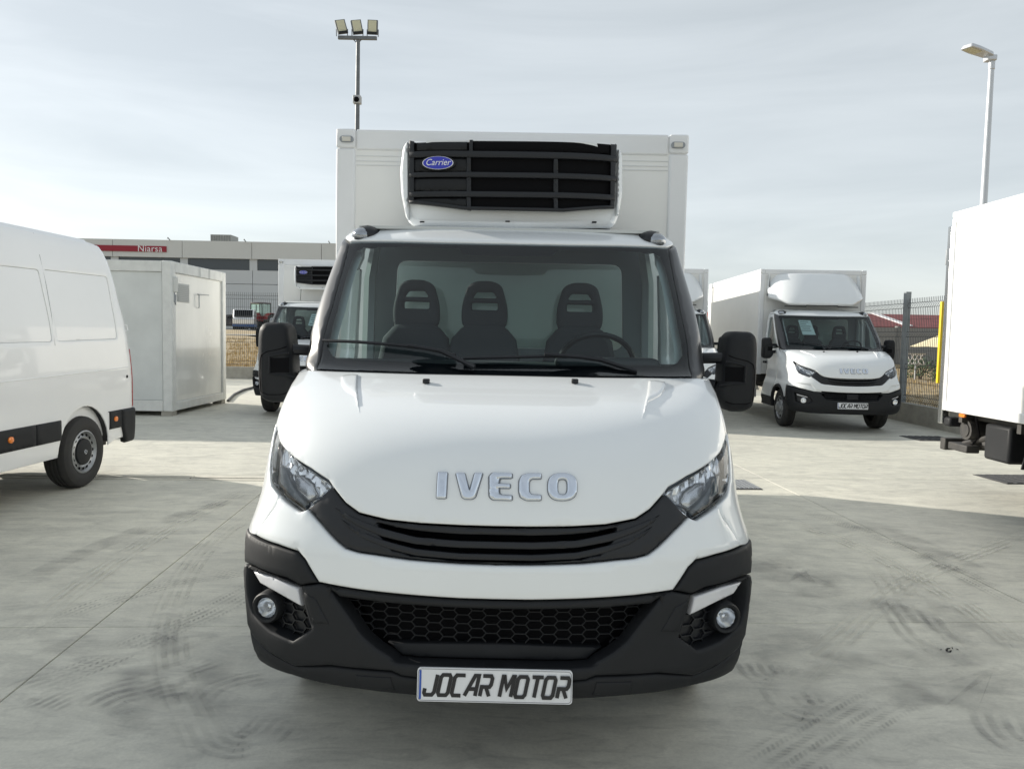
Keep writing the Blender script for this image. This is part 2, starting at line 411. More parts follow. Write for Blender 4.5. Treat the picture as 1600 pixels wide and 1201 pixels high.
def sd(depth, z, s=-1): return (s*(A0+depth-fD(z)-fR(z)), z)      # a point of the cab's side skin
def mir(pl): return [(-a, z) for a, z in pl]
def sym(half): return half+mir(half)[::-1]
def sub(pl, parent, name, m, **k): return panel(name, cabS, pl, m, parent, **k)

# outlines traced on the photograph's left half of the cab
E_bonnet_low = [(513, 750.6), (521, 762.5), (540, 786.5), (561, 802), (606.5, 813), (660, 818.5), (726.5, 822), (785, 823.5)]
E_bonnet_left = [(471, 580), (459, 600), (447, 627), (438.5, 650), (434, 666)]
E_bonnet_lamp = [(434, 666), (440, 696), (460, 716), (486.6, 733), (513, 750.6)]
E_glass_low = [(785, 585.5), (646, 583), (567, 580.5), (487, 577.5), (472, 579)]
E_bar_top = [(785, 882), (719, 879.7), (639, 873.7), (585, 865.7), (561, 862.5), (540, 856), (524, 842.5), (500, 816), (481, 794.5)]
E_seam = [(438.6, 775), (432, 791), (412, 818), (401, 837)]
E_trim_top = [(401, 837.5), (437, 852), (466.7, 861.7), (477.5, 873.7), (499, 910)]
E_bar_low = [(499, 910), (558, 921), (639, 930), (719, 935.6), (785, 937.4)]
E_trim_low = [(499, 910), (471, 914), (450.6, 903), (399.6, 884.5), (386, 879)]
E_lampleft = [(424, 757), (422, 730), (424, 709), (427, 690), (431, 668)]

def arch(s, r=0.43, n=10, a0=20, a1=160, cy=0.98, cz=0.36):
    return [sd(cy+r*math.cos(R(a0+(a1-a0)*k/n)), cz+r*math.sin(R(a0+(a1-a0)*k/n)), s) for k in range(n+1)]

def xS(x, z, off=0.0): return cabS(dom(x, z)[0], z, off)
def toX(pl): return [(cabS0(a, z).x, z) for a, z in pl]
def hexmesh(pl, name, parent, m, off, cw, ch, wd=0.0035, dp=0.012, surf=cabS, holes=()):
    """honeycomb bars inside an outline"""
    P = np.array(pl); x0, x1, z0, z1 = P[:, 0].min(), P[:, 0].max(), P[:, 1].min(), P[:, 1].max(); b = MB(); seen = set()
    nx = int((x1-x0)/cw)+3; nz = int((z1-z0)/ch)+3
    for i in range(-1, nx):
        for j in range(-1, nz):
            cx = x0+i*cw; cz = z0+(j+(0.5 if i % 2 else 0))*ch; e = cw*0.36
            v = [(cx-e, cz-ch/2), (cx+e, cz-ch/2), (cx+cw*0.64, cz), (cx+e, cz+ch/2), (cx-e, cz+ch/2), (cx-cw*0.64, cz)]
            for k in range(6):
                p, q = v[k], v[(k+1) % 6]; key = tuple(sorted([(round(p[0], 3), round(p[1], 3)), (round(q[0], 3), round(q[1], 3))]))
                if key in seen: continue
                seen.add(key)
                if not inside(np.array([p, q]), pl).any(): continue
                t = Vector(q)-Vector(p); nn = Vector((-t.y, t.x)).normalized()*wd/2; p_, q_ = Vector(p), Vector(q)
                c = [p_+nn, q_+nn, q_-nn, p_-nn]
                V = [surf(k_.x, k_.y, off) for k_ in c]+[surf(k_.x, k_.y, off-dp) for k_ in c]
                b.add(V, [(3, 2, 1, 0), (0, 1, 5, 4), (2, 3, 7, 6)])
    return b.build(name, m, parent, smooth=0)

def lampunit(a, z, off, r, name, m, parent, prof, surf=cabS, dirv=(0, -1, 0), n=24):
    c = surf(a, z, off); q = Vector(dirv).to_track_quat('X', 'Z').to_matrix().to_4x4(); b = MB(); b.lathe(prof, n, Matrix.Translation(c) @ q); return b.build(name, m, parent)

GL = {'J': [[(0, .32), (0, .1), (.1, 0), (.6, 0), (.74, .14), (.74, 1)]], 'O': [[(.1, 0), (.62, 0), (.74, .12), (.74, .88), (.62, 1), (.12, 1), (0, .88), (0, .12), (.1, 0)]],
      'C': [[(.76, 1), (.12, 1), (0, .88), (0, .12), (.12, 0), (.70, 0)]], 'A': [[(-.06, 0), (.46, 1), (.74, 1), (.74, 0)], [(.2, .34), (.70, .34)]],
      'R': [[(0, 1), (.62, 1), (.74, .88), (.74, .58), (.64, .46), (.06, .46), (.06, 0)], [(.40, .42), (.74, 0)]], 'M': [[(0, 0), (0, 1), (.1, 1), (.42, .40), (.74, 1), (.84, 1), (.84, 0)]], 'T': [[(0, 1), (.84, 1)], [(.42, .95), (.42, 0)]]}
def plate(parent, f, wd=0.52, ht=0.11, name='number_plate'):
    """f(x,y,h): plate plane, origin at its middle"""
    b = MB(); b.prism(rrect(-wd/2, wd/2, -ht/2, ht/2, 0.012), lambda x, y: f(x, y, -0.006), lambda x, y: f(x, y, 0.0)); p = b.build(name, platem, parent)
    strokes('plate_border', [[(x*0.985, y*0.93) for x, y in rrect(-wd/2, wd/2, -ht/2, ht/2, 0.012)]+[(rrect(-wd/2, wd/2, -ht/2, ht/2, 0.012)[0][0]*0.985, rrect(-wd/2, wd/2, -ht/2, ht/2, 0.012)[0][1]*0.93)]], 0.0022, f, mat('plate_line', (0.25, 0.25, 0.27), 0.5), p, th=0.0008)
    b = MB(); b.add([f(-wd/2+0.007, -ht/2+0.008, 0.001), f(-wd/2+0.014, -ht/2+0.008, 0.001), f(-wd/2+0.014, ht/2-0.008, 0.001), f(-wd/2+0.007, ht/2-0.008, 0.001)], [(0, 1, 2, 3)]); b.build('blue_strip', eublue, p, smooth=0)
    lines = []; h = 0.066; cwid = 0.0455; x = -0.231
    for k, ch in enumerate('JOCAR MOTOR'):
        if ch == ' ': x += 0.022; continue
        for ln in GL[ch]: lines.append([(x+px*cwid*0.98+(py-0.5)*h*0.2, (py-0.5)*h) for px, py in ln])
        x += cwid*(1.03 if ch != 'M' else 1.12)-0.0005
    strokes('plate_lettering', lines, 0.0125, f, ink, p)
    return p

def seat(x, parent, y=1.62, wd=0.40):
    s = None; b = MB()
    prof = [(-wd/2, 1.02), (-wd/2-0.02, 1.35), (-wd/2+0.02, 1.57), (-wd/2+0.09, 1.65), (wd/2-0.09, 1.65), (wd/2-0.02, 1.57), (wd/2+0.02, 1.35), (wd/2, 1.02)]
    b.prism(prof, lambda u, v: Vector((x+u, y+(v-1.0)*0.16, v)), lambda u, v: Vector((x+u, y+0.13+(v-1.0)*0.16, v))); b.box(x-wd/2, x+wd/2, y-0.42, y+0.05, 0.86, 1.02); s = b.build('seat', seatm, parent, bevel=0.03)
    # head restraint with two slots: posts and cross bars of one padded loop
    q_ = lambda pl: [(u*0.88, v-0.055) for u, v in pl]
    out = rpoly(q_([(-0.145, 1.68), (-0.15, 1.80), (-0.11, 1.925), (-0.05, 1.95), (0.05, 1.95), (0.11, 1.925), (0.15, 1.80), (0.145, 1.68)]), 0.05)
    h1 = rpoly(q_([(-0.075, 1.855), (-0.05, 1.885), (0.05, 1.885), (0.075, 1.855)]), 0.01); h2 = rpoly(q_([(-0.08, 1.79), (-0.08, 1.825), (0.08, 1.825), (0.08, 1.79)]), 0.008)
    panel('head_restraint', lambda a, z, o=0: Vector((x+a, y+0.125-o, z)), out, seatm, s, holes=[h1, h2], roll=0.02, depth=0.06, res=0.02)
    return s

def build_cab(root):
    P = root
    # ---- bonnet with the maker's letters and washer jets
    half = H([(785, 585.5), (646, 583), (567, 580.5), (487, 577.5)])+H(E_bonnet_left)+H(E_bonnet_lamp[1:])+H(E_bonnet_low[1:])
    def crease(a, z):
        x = abs(cabS0(a, z).x); o = 0.0
        t = max(0, min(1, (z-1.30)/0.09)); xe = 0.60+0.10*t
        k = max(0, min(1, (xe-x)/0.012)); o += 0.013*k*t
        return o
    bon = sub(sym(half), P, 'bonnet', paint, off=0.006, roll=0.006, gap=0.004, depth=0.03, res=0.024)
    LET = {'I': [(684.6, 738.5), (700, 738.8), (697.7, 779), (682.5, 778.8)], 'V': [(712.4, 740), (726.5, 740), (734, 767), (742, 740), (754.5, 740), (743, 777), (738, 780), (727, 780), (722, 777)],
           'E': [(770, 739.5), (800, 740.5), (800, 748), (782, 748), (779, 751), (779, 756), (797, 756.5), (797, 763.5), (779, 763), (779, 770), (783, 773.5), (800, 774), (800, 782), (770, 781), (765, 776), (764.5, 745)],
           'C': [(845.3, 740.7), (845.3, 749), (831, 749), (826.5, 753), (826.5, 769), (831, 773), (845.3, 773.5), (845.3, 782), (822, 782), (813, 777), (810.6, 768), (811, 752), (815, 744), (824, 740.7)]}
    for k, pl in LET.items(): lt_ = sub(H(rpoly(pl, 2.0, 2)), bon, 'chrome_letter', lettm, off=0.019, roll=0.0055, depth=0.012, res=0.006, gap=0, smooth=60); sub(H(rpoly(pl, 2.0, 2)), bon, 'letter_shade', lett_shade, off=0.0085, roll=0, depth=0.004, gap=-0.0016, res=0.01)  # wider dark plate under each letter: its edge shade as colour
    oo = [(878.2+22.8*math.copysign(abs(math.cos(t))**0.75, math.cos(t)), 761.3+20.8*math.copysign(abs(math.sin(t))**0.75, math.sin(t))) for t in np.linspace(0, 2*math.pi, 32)[:-1]]
    oi = [(878.2+7.6*math.copysign(abs(math.cos(t))**0.7, math.cos(t)), 761.3+12*math.copysign(abs(math.sin(t))**0.7, math.sin(t))) for t in np.linspace(0, 2*math.pi, 24)[:-1]]
    sub(H(oo), bon, 'letter_shade', lett_shade, holes=[H(oi)], off=0.0085, roll=0, depth=0.004, gap=-0.0016, res=0.01); sub(H(oo), bon, 'chrome_letter', lettm, holes=[H(oi)], off=0.019, roll=0.0055, depth=0.012, res=0.006, gap=0, smooth=60)
    for S_ in ((lambda q: q), mir):
        sub(S_(H([(533, 590), (552, 587.5), (560, 588.5), (560, 620), (562, 646), (555, 621), (538, 610), (533, 601)])), bon, 'bonnet_facet', paint, off=0.015, roll=0.008, depth=0.006, res=0.008, gap=0)
    for px in (666, 898):
        a, z = hit(px, 601); c = cabS(a, z, 0.012); b = MB(); b.box(c.x-0.014, c.x+0.014, c.y-0.012, c.y+0.016, c.z-0.006, c.z+0.013); b.build('washer_jet', plastic_s, bon, bevel=0.004)
    # ---- black liner behind the gaps
    lin = [(-1.25, 0.34), (1.25, 0.34), (1.25, 1.36), (1.16, 1.42), (-1.16, 1.42), (-1.25, 1.36)]
    sub(lin, P, 'inner_liner', black, off=-0.13, roll=0, res=0.06, flange=False)
    # ---- upper grille
    gouter = sym(H([(785, 824)]+E_bonnet_low[::-1][1:-1])+H([(517, 760)])+H([(481, 794.5)])+H(E_bar_top[::-1][1:]))
    ghole = sym(H([(785, 837), (719, 835.5), (660, 831), (620, 825), (590, 817)])+H([(596, 838), (612, 856), (640, 866), (719, 875.5), (785, 878)]))
    gr = sub(gouter, P, 'grille', plastic_s, holes=[ghole], off=0.0, roll=0.006, depth=0.05)
    for top, low in (([(785, 846), (719, 844.5), (650, 838.5), (594, 824), (556, 809), (524, 793)], [(534, 806), (560, 822), (598, 838), (650, 850), (719, 855.5), (785, 857)]), ([(785, 865.5), (719, 864), (650, 857), (598, 843), (562, 828), (534, 811)], [(546, 826), (570, 842), (608, 857), (650, 867.5), (719, 873.5), (785, 875)])):
        sub(sym(H(top)+H(low)), gr, 'slat', plastic_s, off=0.0045, roll=0.004, depth=0.03, gap=0)
    # ---- white bumper bar, wings
    half = H(E_bar_top)+H([(469.3, 798.5)])+H(E_seam)+H(E_trim_top[1:])+H(E_bar_low[1:])
    sub(sym(half), P, 'bumper_bar', paint, off=0.010, gap=0.0035, roll=0.010, depth=0.03, res=0.025)
    for s in (-1, 1):
        S_ = (lambda pl: pl) if s < 0 else mir
        # wing
        w_ = H(E_seam[::-1])+H(E_lampleft)+H(E_bonnet_left[::-1])+[sd(1.12, 1.425), sd(1.14, 1.30), sd(1.15, 1.0), sd(1.22, 0.80)]+[q for q in arch(-1, a0=52, a1=150)]+H([(390, 822)])
        sub(S_(w_), P, 'wing', paint, off=0.002, gap=0.0035, roll=0.005, depth=0.02, res=0.035)
        # black corner trim round to the wheel arch
        tr = H(E_trim_top)+H(E_trim_low[1:])+H([(385.5, 863), (390, 824)])
        sub(S_(tr), P, 'corner_trim', plastic, off=0.010, roll=0.009, depth=0.03)
        at = [sd(0.98+0.435*math.cos(R(q)), 0.36+0.435*math.sin(R(q))) for q in range(15, 156, 10)]+[sd(0.98+0.385*math.cos(R(q)), 0.36+0.385*math.sin(R(q))) for q in range(155, 14, -10)]
        sub(S_(at), P, 'arch_lip', plastic, off=0.012, roll=0.006, depth=0.05)
        # headlamp
        hl = [(432.5, 668), (440, 697), (460, 717), (486, 734), (512, 751.5), (516.5, 760), (494, 779.5), (469.3, 797.5), (439, 772), (425, 756.5), (422.5, 730), (424.5, 709), (427.5, 690)]
        hl = S_(H(hl)); hs = sub(hl, P, 'headlamp', housing, off=-0.075, roll=0, res=0.03, flange=False, smooth=40)
        ce = tuple(np.array(hl).mean(0)); rf = [(c[0]*0.92+ce[0]*0.08, c[1]*0.92+ce[1]*0.08) for c in hl]
        sub(rf, hs, 'reflector', reflm, off=-0.048, roll=0.008, depth=0.02, res=0.022, jitter=0.007, smooth=0)
        sub(S_(H([(427, 722), (436, 726), (449, 757), (472, 784), (470, 794), (441, 770), (427, 754)])), hs, 'lamp_apron', mat('lamp_apron', (0.09, 0.11, 0.13), 0.15, coat=0.5), off=-0.026, roll=0.004, depth=0.02, res=0.02)
        rf2 = S_(H([(445, 735), (462, 737), (480, 752), (488, 775), (471, 784), (452, 768)]))
        sub(rf2, hs, 'main_bowl', mat('bowl_grey', (0.55, 0.57, 0.60), 0.25, metal=0.8), off=-0.030, roll=0.02, depth=0.02, res=0.02, gap=0)
        bz = sub(hl, hs, 'lamp_bezel', chrome, holes=[[(c[0]*0.94+ca*0.06, c[1]*0.94+cz*0.06) for (ca, cz) in [tuple(np.array(hl).mean(0))] for c in hl]], off=-0.035, roll=0.004, depth=0.03)
        sub(hl, hs, 'lens', lensm, off=0.002, roll=0.010, depth=0.02, res=0.03)
        # side skin: door, glass, sill, roof rail
        dr = [sd(1.16, 1.42, s), sd(1.17, 1.0, s), sd(1.26, 0.78, s), sd(1.40, 0.60, s), sd(1.42, 0.52, s), sd(2.02, 0.52, s), sd(2.03, 1.42, s), sd(2.00, 2.10, s), sd(1.76, 2.10, s), sd(1.66, 2.02, s), sd(1.20, 1.50, s)]
        wh = [sd(1.30, 1.47, s), sd(1.97, 1.44, s), sd(1.94, 2.03, s), sd(1.76, 2.03, s), sd(1.69, 1.97, s)]
        d_ = sub(dr, P, 'door', paint, holes=[wh], off=0.004, roll=0.008, depth=0.05, res=0.05)
        sub(wh, d_, 'door_glass', sideglass, off=-0.012, roll=0, flange=False, res=0.1)
        mw = [sd(1.18, 1.46, s), sd(1.31, 1.44, s), sd(1.97, 1.41, s), sd(1.97, 1.44, s), sd(1.31, 1.475, s), sd(1.25, 1.5, s)]
        sub(mw, d_, 'window_trim', plastic, off=0.010, roll=0.004, depth=0.02)
        b = MB(); c = cabS(*sd(1.88, 1.16, s), 0.02); b.box(c.x-0.02, c.x+0.02, c.y-0.09, c.y+0.07, c.z-0.02, c.z+0.025); b.build('door_handle', plastic, d_, bevel=0.008)
        sub([sd(1.40, 0.34, s), sd(2.05, 0.34, s), sd(2.05, 0.52, s), sd(1.42, 0.52, s)], P, 'sill', plastic, off=0.01, roll=0.01, depth=0.06)
        sub([sd(1.70, 2.105, s), sd(2.05, 2.105, s), sd(2.05, 2.145, s), sd(1.78, 2.145, s)], P, 'roof_rail', paint, roll=0.004, depth=0.02)
        sub([sd(2.03, 0.52, s), sd(2.07, 0.52, s), sd(2.07, 2.10, s), sd(2.00, 2.10, s), sd(2.03, 1.42, s)], P, 'cab_corner', paint, roll=0.004, depth=0.03, res=0.08)
        # windscreen pillar
        pi = H([(493.6, 577), (505, 534), (520, 478), (535, 424), (547.5, 378)])+H([(541, 372), (535, 376)])+[sd(1.70, 2.08), sd(1.64, 2.0), sd(1.20, 1.50), sd(1.15, 1.43)]
        sub(S_(pi), P, 'pillar', pillarm, off=0.008, roll=0.02, depth=0.03, res=0.03)
        it = H([(507, 574), (519, 534), (534, 478), (549, 424), (562, 384)])+[sd(1.70, 2.06), sd(1.64, 2.0), sd(1.22, 1.50), sd(1.17, 1.44)]
        sub(S_(it), P, 'pillar_trim', trimg, off=-0.040, roll=0, flange=False, res=0.05)
        # roof marker lamp
        a, z = S_([hit(570, 367)])[0]; c = cabS(a, z, 0.0)
        def dome(nm, m, cc, rx, ry, rz_, par_):
            b = MB(); b.lathe([(max(0.001, math.sin(R(t)))*1.0, -math.cos(R(t))) for t in range(0, 181, 15)], 20, Matrix.Translation(cc) @ Matrix.Diagonal((rx, ry, rz_, 1))); return b.build(nm, m, par_, smooth=60)
        ml = dome('marker_lamp', plastic_s, c+Vector((-s*0.012, 0.06, -0.004)), 0.082, 0.12, 0.062, P)
        dome('marker_lens', mat('marker_clear', (0.30, 0.32, 0.35), 0.10, metal=0.8, coat=0.9, bump=0.25, bscale=40), c+Vector((s*0.010, 0.015, -0.006)), 0.060, 0.088, 0.048, ml)
        # door mirror
        Y = 1.22
        def mp_(q, dy=0.0):
            x, zz = plane(q[0], q[1], Y); return (x*(1 if s < 0 else -1)+(0.015 if s > 0 else 0), zz)
        mr = [(402, 524), (404, 511), (413, 503.5), (441, 503.5), (450, 512), (454.5, 540), (457, 560), (457, 584), (467, 592), (462, 610), (447, 629), (420, 629), (405, 622), (402, 600)]
        def mS(a, z, o=0.0): return Vector((a, Y-0.03+0.9*(abs(a)-1.10)**2+0.35*(z-1.47)**2-o, z))
        mo = panel('door_mirror', mS, rpoly([mp_(q) for q in mr], 0.03, 4), plastic, P, roll=0.035, depth=0.12, res=0.02, gap=0)
        panel('mirror_recess_shade', mS, [mp_(q) for q in [(425, 558), (455, 558), (455, 582), (425, 582)]], black, mo, off=0.001, roll=0.0, depth=0.002, res=0.03)  # flat black sheet, the shade of a recess put into its colour
        b = MB(); b.tube([mS(*mp_(q), 0.0005) for q in ((451, 541), (440, 545), (420, 549), (411, 554), (409, 562), (408, 585), (409, 612), (420, 616), (440, 616), (452, 613))], 0.0025, 5); b.build('mirror_seam', black, mo)
        b = MB(); b.tube([mS(*mp_(q), 0.004) for q in ((454, 551), (440, 553), (424, 556), (423, 583), (440, 585), (462, 588))], 0.006, 6); b.build('mirror_frame', plastic, mo)
        b = MB(); (xa, za), (xb, zb) = mp_((452, 546)), mp_((484, 548)); b.tube([(xa, Y+0.05, za), (xb, Y+0.08, zb), (xb-s*0.06, Y+0.12, zb-0.01)], 0.028, 10); (xa, za), (xb, zb) = mp_((462, 590)), mp_((484, 588)); b.tube([(xa, Y+0.05, za), (xb, Y+0.08, zb), (xb-s*0.08, Y+0.12, zb)], 0.03, 10); b.build('mirror_arm', plastic_s, mo)
        c0 = mp_((420, 560)); x0, x1 = sorted((mp_((408, 560))[0], mp_((446, 560))[0])); z0, z1 = mp_((420, 612))[1], mp_((420, 512))[1]
        b = MB(); b.box(x0, x1, Y+0.161, Y+0.165, z0, z1); b.build('mirror_glass', chrome, mo)
    # ---- windscreen
    gl = sym(H([(785, 585), (646, 582.5), (567, 580), (494, 577)])+H([(505, 534), (520, 478), (535, 424), (547.5, 378)])+H([(620, 377.5), (700, 379.5), (785, 381)]))
    see = sym(H([(785, 566), (700, 566), (602, 561), (530, 559)])+H([(519, 554), (512, 543), (513, 531), (522, 500), (536, 446), (549, 407), (557, 392), (569, 386)])+H([(640, 385), (714, 386.5), (719, 390), (724, 397), (785, 399)]))
    sub(gl, P, 'windscreen_surround', fritm, holes=[see], off=-0.006, roll=0, flange=False, res=0.04)
    ws = sub(gl, P, 'windscreen', wscreen, off=0.0, roll=0.0, flange=False, res=0.05)
    # ---- roof
    rf = H([(785, 381), (700, 379.5), (620, 377.5), (547.5, 377.5), (541, 372)])+[(-1.25, 2.10), (-1.25, 2.135), (-1.16, 2.172), (-0.9, 2.192), (-0.4, 2.201), (0, 2.203)]
    sub(sym(rf[:-1]), P, 'roof', paint, off=0.006, roll=0.008, depth=0.02, res=0.02)
    # ---- wipers
    for blade, arm in (([(509, 535.5), (560, 538), (620, 543), (668, 549), (712, 560)], [(640, 549), (690, 556), (742, 581)]), ([(724, 565.5), (780, 564), (850, 562), (900, 562.5), (940, 566)], [(850, 565), (905, 566), (938, 568), (995, 583)])):
        b = MB(); b.tube([cabS(*hit(*q), 0.022) for q in blade], 0.008, 6); wp = b.build('wiper', plastic_s, P)
        b = MB(); b.tube([cabS(*hit(*q), 0.045-0.012*i) for i, q in enumerate(arm)], [0.008]+[0.011]*(len(arm)-1), 6); b.build('wiper_arm', plastic_s, wp)
    # ---- cab inside
    b = MB()
    dp = [(0.92, 0.90), (0.88, 1.30), (0.92, 1.40), (1.08, 1.445), (1.22, 1.47), (1.30, 1.44), (1.34, 1.30), (1.30, 0.90)]
    b.prism(dp, lambda y, z: Vector((-0.86, y, z)), lambda y, z: Vector((0.86, y, z))); b.build('dashboard', dash, P, bevel=0.02)
    b = MB(); b.box(0.24, 0.72, 1.02, 1.26, 1.44, 1.50); b.build('instrument_hood', dash, P, bevel=0.025)
    c = Vector((0.45, 1.32, 1.46)); q = Vector((0, -0.80, -0.6)).to_track_quat('Z', 'Y').to_matrix(); b = MB()
    b.tube([c+q @ Vector((0.185*math.cos(t), 0.185*math.sin(t), 0)) for t in np.linspace(0, 2*math.pi, 33)], 0.014, 8, caps=False); sw = b.build('steering_wheel', plastic_s, P)
    b = MB(); b.box(-0.16, 0.16, -0.03, 0.03, -0.02, 0.01, Matrix.Translation(c) @ q.to_4x4()); b.box(-0.025, 0.025, -0.17, 0, -0.02, 0.008, Matrix.Translation(c) @ q.to_4x4()); b.build('wheel_spoke', plastic_s, sw, bevel=0.008)
    for x in (-0.51, -0.13, 0.40): seat(x, P)
    # rear wall with window, floor, lining
    out = [(-0.86, 0.6), (0.86, 0.6), (0.86, 1.6), (0.80, 2.19), (-0.80, 2.19), (-0.86, 1.6)]
    win = rpoly([(-0.68, 1.52), (0.68, 1.52), (0.66, 2.02), (-0.66, 2.02)], 0.06)
    fb = lambda a, z, o=0: Vector((a, 2.03-o, z))
    bw = panel('rear_wall', fb, out, trimd, P, holes=[win], roll=0, depth=0.03, res=0.1)
    panel('rear_glass', lambda a, z, o=0: Vector((a, 2.045-o, z)), win, sideglass, bw, roll=0, flange=False, res=0.2)
    b = MB(); b.box(-0.80, 0.80, 1.62, 2.02, 2.15, 2.165); b.build('roof_lining', trimg, P)
    b = MB(); b.box(-0.86, 0.86, 1.0, 2.03, 0.62, 0.66); b.build('cab_floor', black, P)
    for s in (-1, 1):
        b = MB(); b.box(s*0.80 if s > 0 else -0.84, 0.84 if s > 0 else -0.80, 1.25, 2.0, 0.7, 1.42); b.build('door_lining', trimd, P, bevel=0.02)
        b = MB(); b.tube([(s*0.80, 1.86, 1.2), (s*0.79, 1.88, 1.9), (s*0.76, 1.90, 2.1)], [0.04, 0.035, 0.03], 6); b.build('door_pillar', trimg, P)
    b = MB(); b.box(-0.12, 0.12, 1.56, 1.66, 2.04, 2.10); b.build('roof_console', plastic, P, bevel=0.01)
    for s in (-1, 1): wheel(P, s*0.83, 1.02, 0.35, 0.2, s, 'twin')
    b = MB(); b.box(-0.75, 0.75, 0.5, 1.5, 0.35, 0.50); b.box(-0.84, -0.66, 0.55, 1.42, 0.70, 0.72); b.box(0.66, 0.84, 0.55, 1.42, 0.70, 0.72); b.build('undertray', chassis, P)

def bumper_a(P):
    """bumper with fog lamp pockets and honeycomb intake"""
    seam = [(390, 975), (397, 992), (424, 1019), (464, 1040), (518, 1039), (612, 1048), (628, 1055), (652, 1058), (785, 1062)]
    intake = sym(H([(785, 952), (719, 950), (639, 945), (570, 937.5), (531, 932), (519, 921)])+H([(545, 958), (569, 992), (590, 1010), (612, 1024), (621, 1033), (650, 1036), (785, 1040)]))
    pk = [(389, 888), (420, 897), (471, 916), (477.5, 949), (487, 981), (459, 999), (424, 983), (397, 955), (390, 925)]
    pkL = H(pk); pkR = mir(pkL)
    half = H(E_bar_low[::-1])+H(E_trim_low[1:])+H([(384, 890), (386, 930), (389, 965)])+H(seam)
    bp = sub(sym(half), P, 'bumper', plastic, holes=[intake, pkL, pkR], off=0.010, roll=0.010, depth=0.07)
    lip = sym(H(seam)[::-1]+H([(397, 1012), (408, 1032), (430, 1046), (460, 1056), (500, 1067), (560, 1077), (647, 1087), (785, 1092)]))
    lp = sub(lip, P, 'bumper_valance', plastic, off=0.004, roll=0.012, depth=0.06)
    sub(intake, bp, 'intake_back', black, off=-0.11, roll=0, flange=False)
    hx = sym(H([(785, 950), (639, 943), (531, 930), (519, 921)])+H([(545, 958), (569, 992), (590, 1004), (785, 1008)]))
    hexmesh(toX(hx), 'intake_mesh', bp, plastic, -0.06, 0.050, 0.030, wd=0.0028, surf=xS)
    tr = sym(H([(785, 1012), (640, 1011), (597, 1010)])+H([(612, 1024), (621, 1033), (650, 1036), (785, 1040)]))
    sub(tr, bp, 'intake_step', plastic, off=-0.055, roll=0.006, depth=0.05)
    up = sym(H([(785, 939), (639, 932), (519, 916)])+H([(531, 930), (570, 936), (639, 944), (719, 949), (785, 951)]))
    sub(up, bp, 'intake_brow', plastic_s, off=0.004, roll=0.008, depth=0.05)
    for s in (-1, 1):
        S_ = (lambda q: q) if s < 0 else mir
        fp = S_(H([(477, 922), (497, 934), (518, 974), (491, 973)])); sub(fp, bp, 'bumper_insert', plastic, off=0.013, roll=0.003, depth=0.004)
        fp = S_(H([(556, 1052), (612, 1056), (619, 1077), (558, 1073)])); sub(fp, lp, 'towing_cover', plastic, off=0.008, roll=0.003, depth=0.006)
        bk = sub(S_(pkL), bp, 'fog_pocket', plastic_s, off=-0.05, roll=0, flange=False)
        hexmesh(S_(H([(424, 905), (471, 918), (487, 981), (459, 999), (432, 985)])), 'pocket_mesh', bk, plastic_s, -0.036, 0.060, 0.036, wd=0.004, dp=0.01)
        dl = S_(H(resample([(394, 891), (430, 904), (465, 918.5), (470, 947), (440, 930), (406, 911)], 5))); dd = sub(dl, bp, 'turn_signal', drl, off=0.000, roll=0.006, depth=0.02, gap=0, res=0.02)
        a, z = S_(H([(413, 947)]))[0]; dv = Vector((s*0.28, -1, 0))
        fr = lampunit(a, z, -0.035, 0, 'fog_lamp', plastic, bp, [(0.058, -0.01), (0.056, 0.040), (0.051, 0.047), (0.043, 0.045), (0.037, 0.032)], dirv=dv)
        lampunit(a, z, -0.035, 0, 'fog_reflector', reflm, fr, [(0.037, 0.036), (0.032, 0.018), (0.024, 0.005), (0.012, -0.005), (0.008, 0.0), (0.008, 0.022), (0.001, 0.026)], dirv=dv, n=12)
        lampunit(a, z, -0.035, 0, 'fog_lens', lensm, fr, [(0.037, 0.034), (0.03, 0.042), (0.016, 0.046), (0.001, 0.047)], dirv=dv)
    x0, z0 = plane(651, 1043, -0.012); x1, z1 = plane(897, 1051, -0.012); x2, z2 = plane(649, 1090, -0.012)
    cx = (x0+x1)/2-0.001; cz = (z0+z2)/2
    plate(P, lambda x, y, h: Vector((cx+x, -0.020-h+y*0.12, cz+y)))

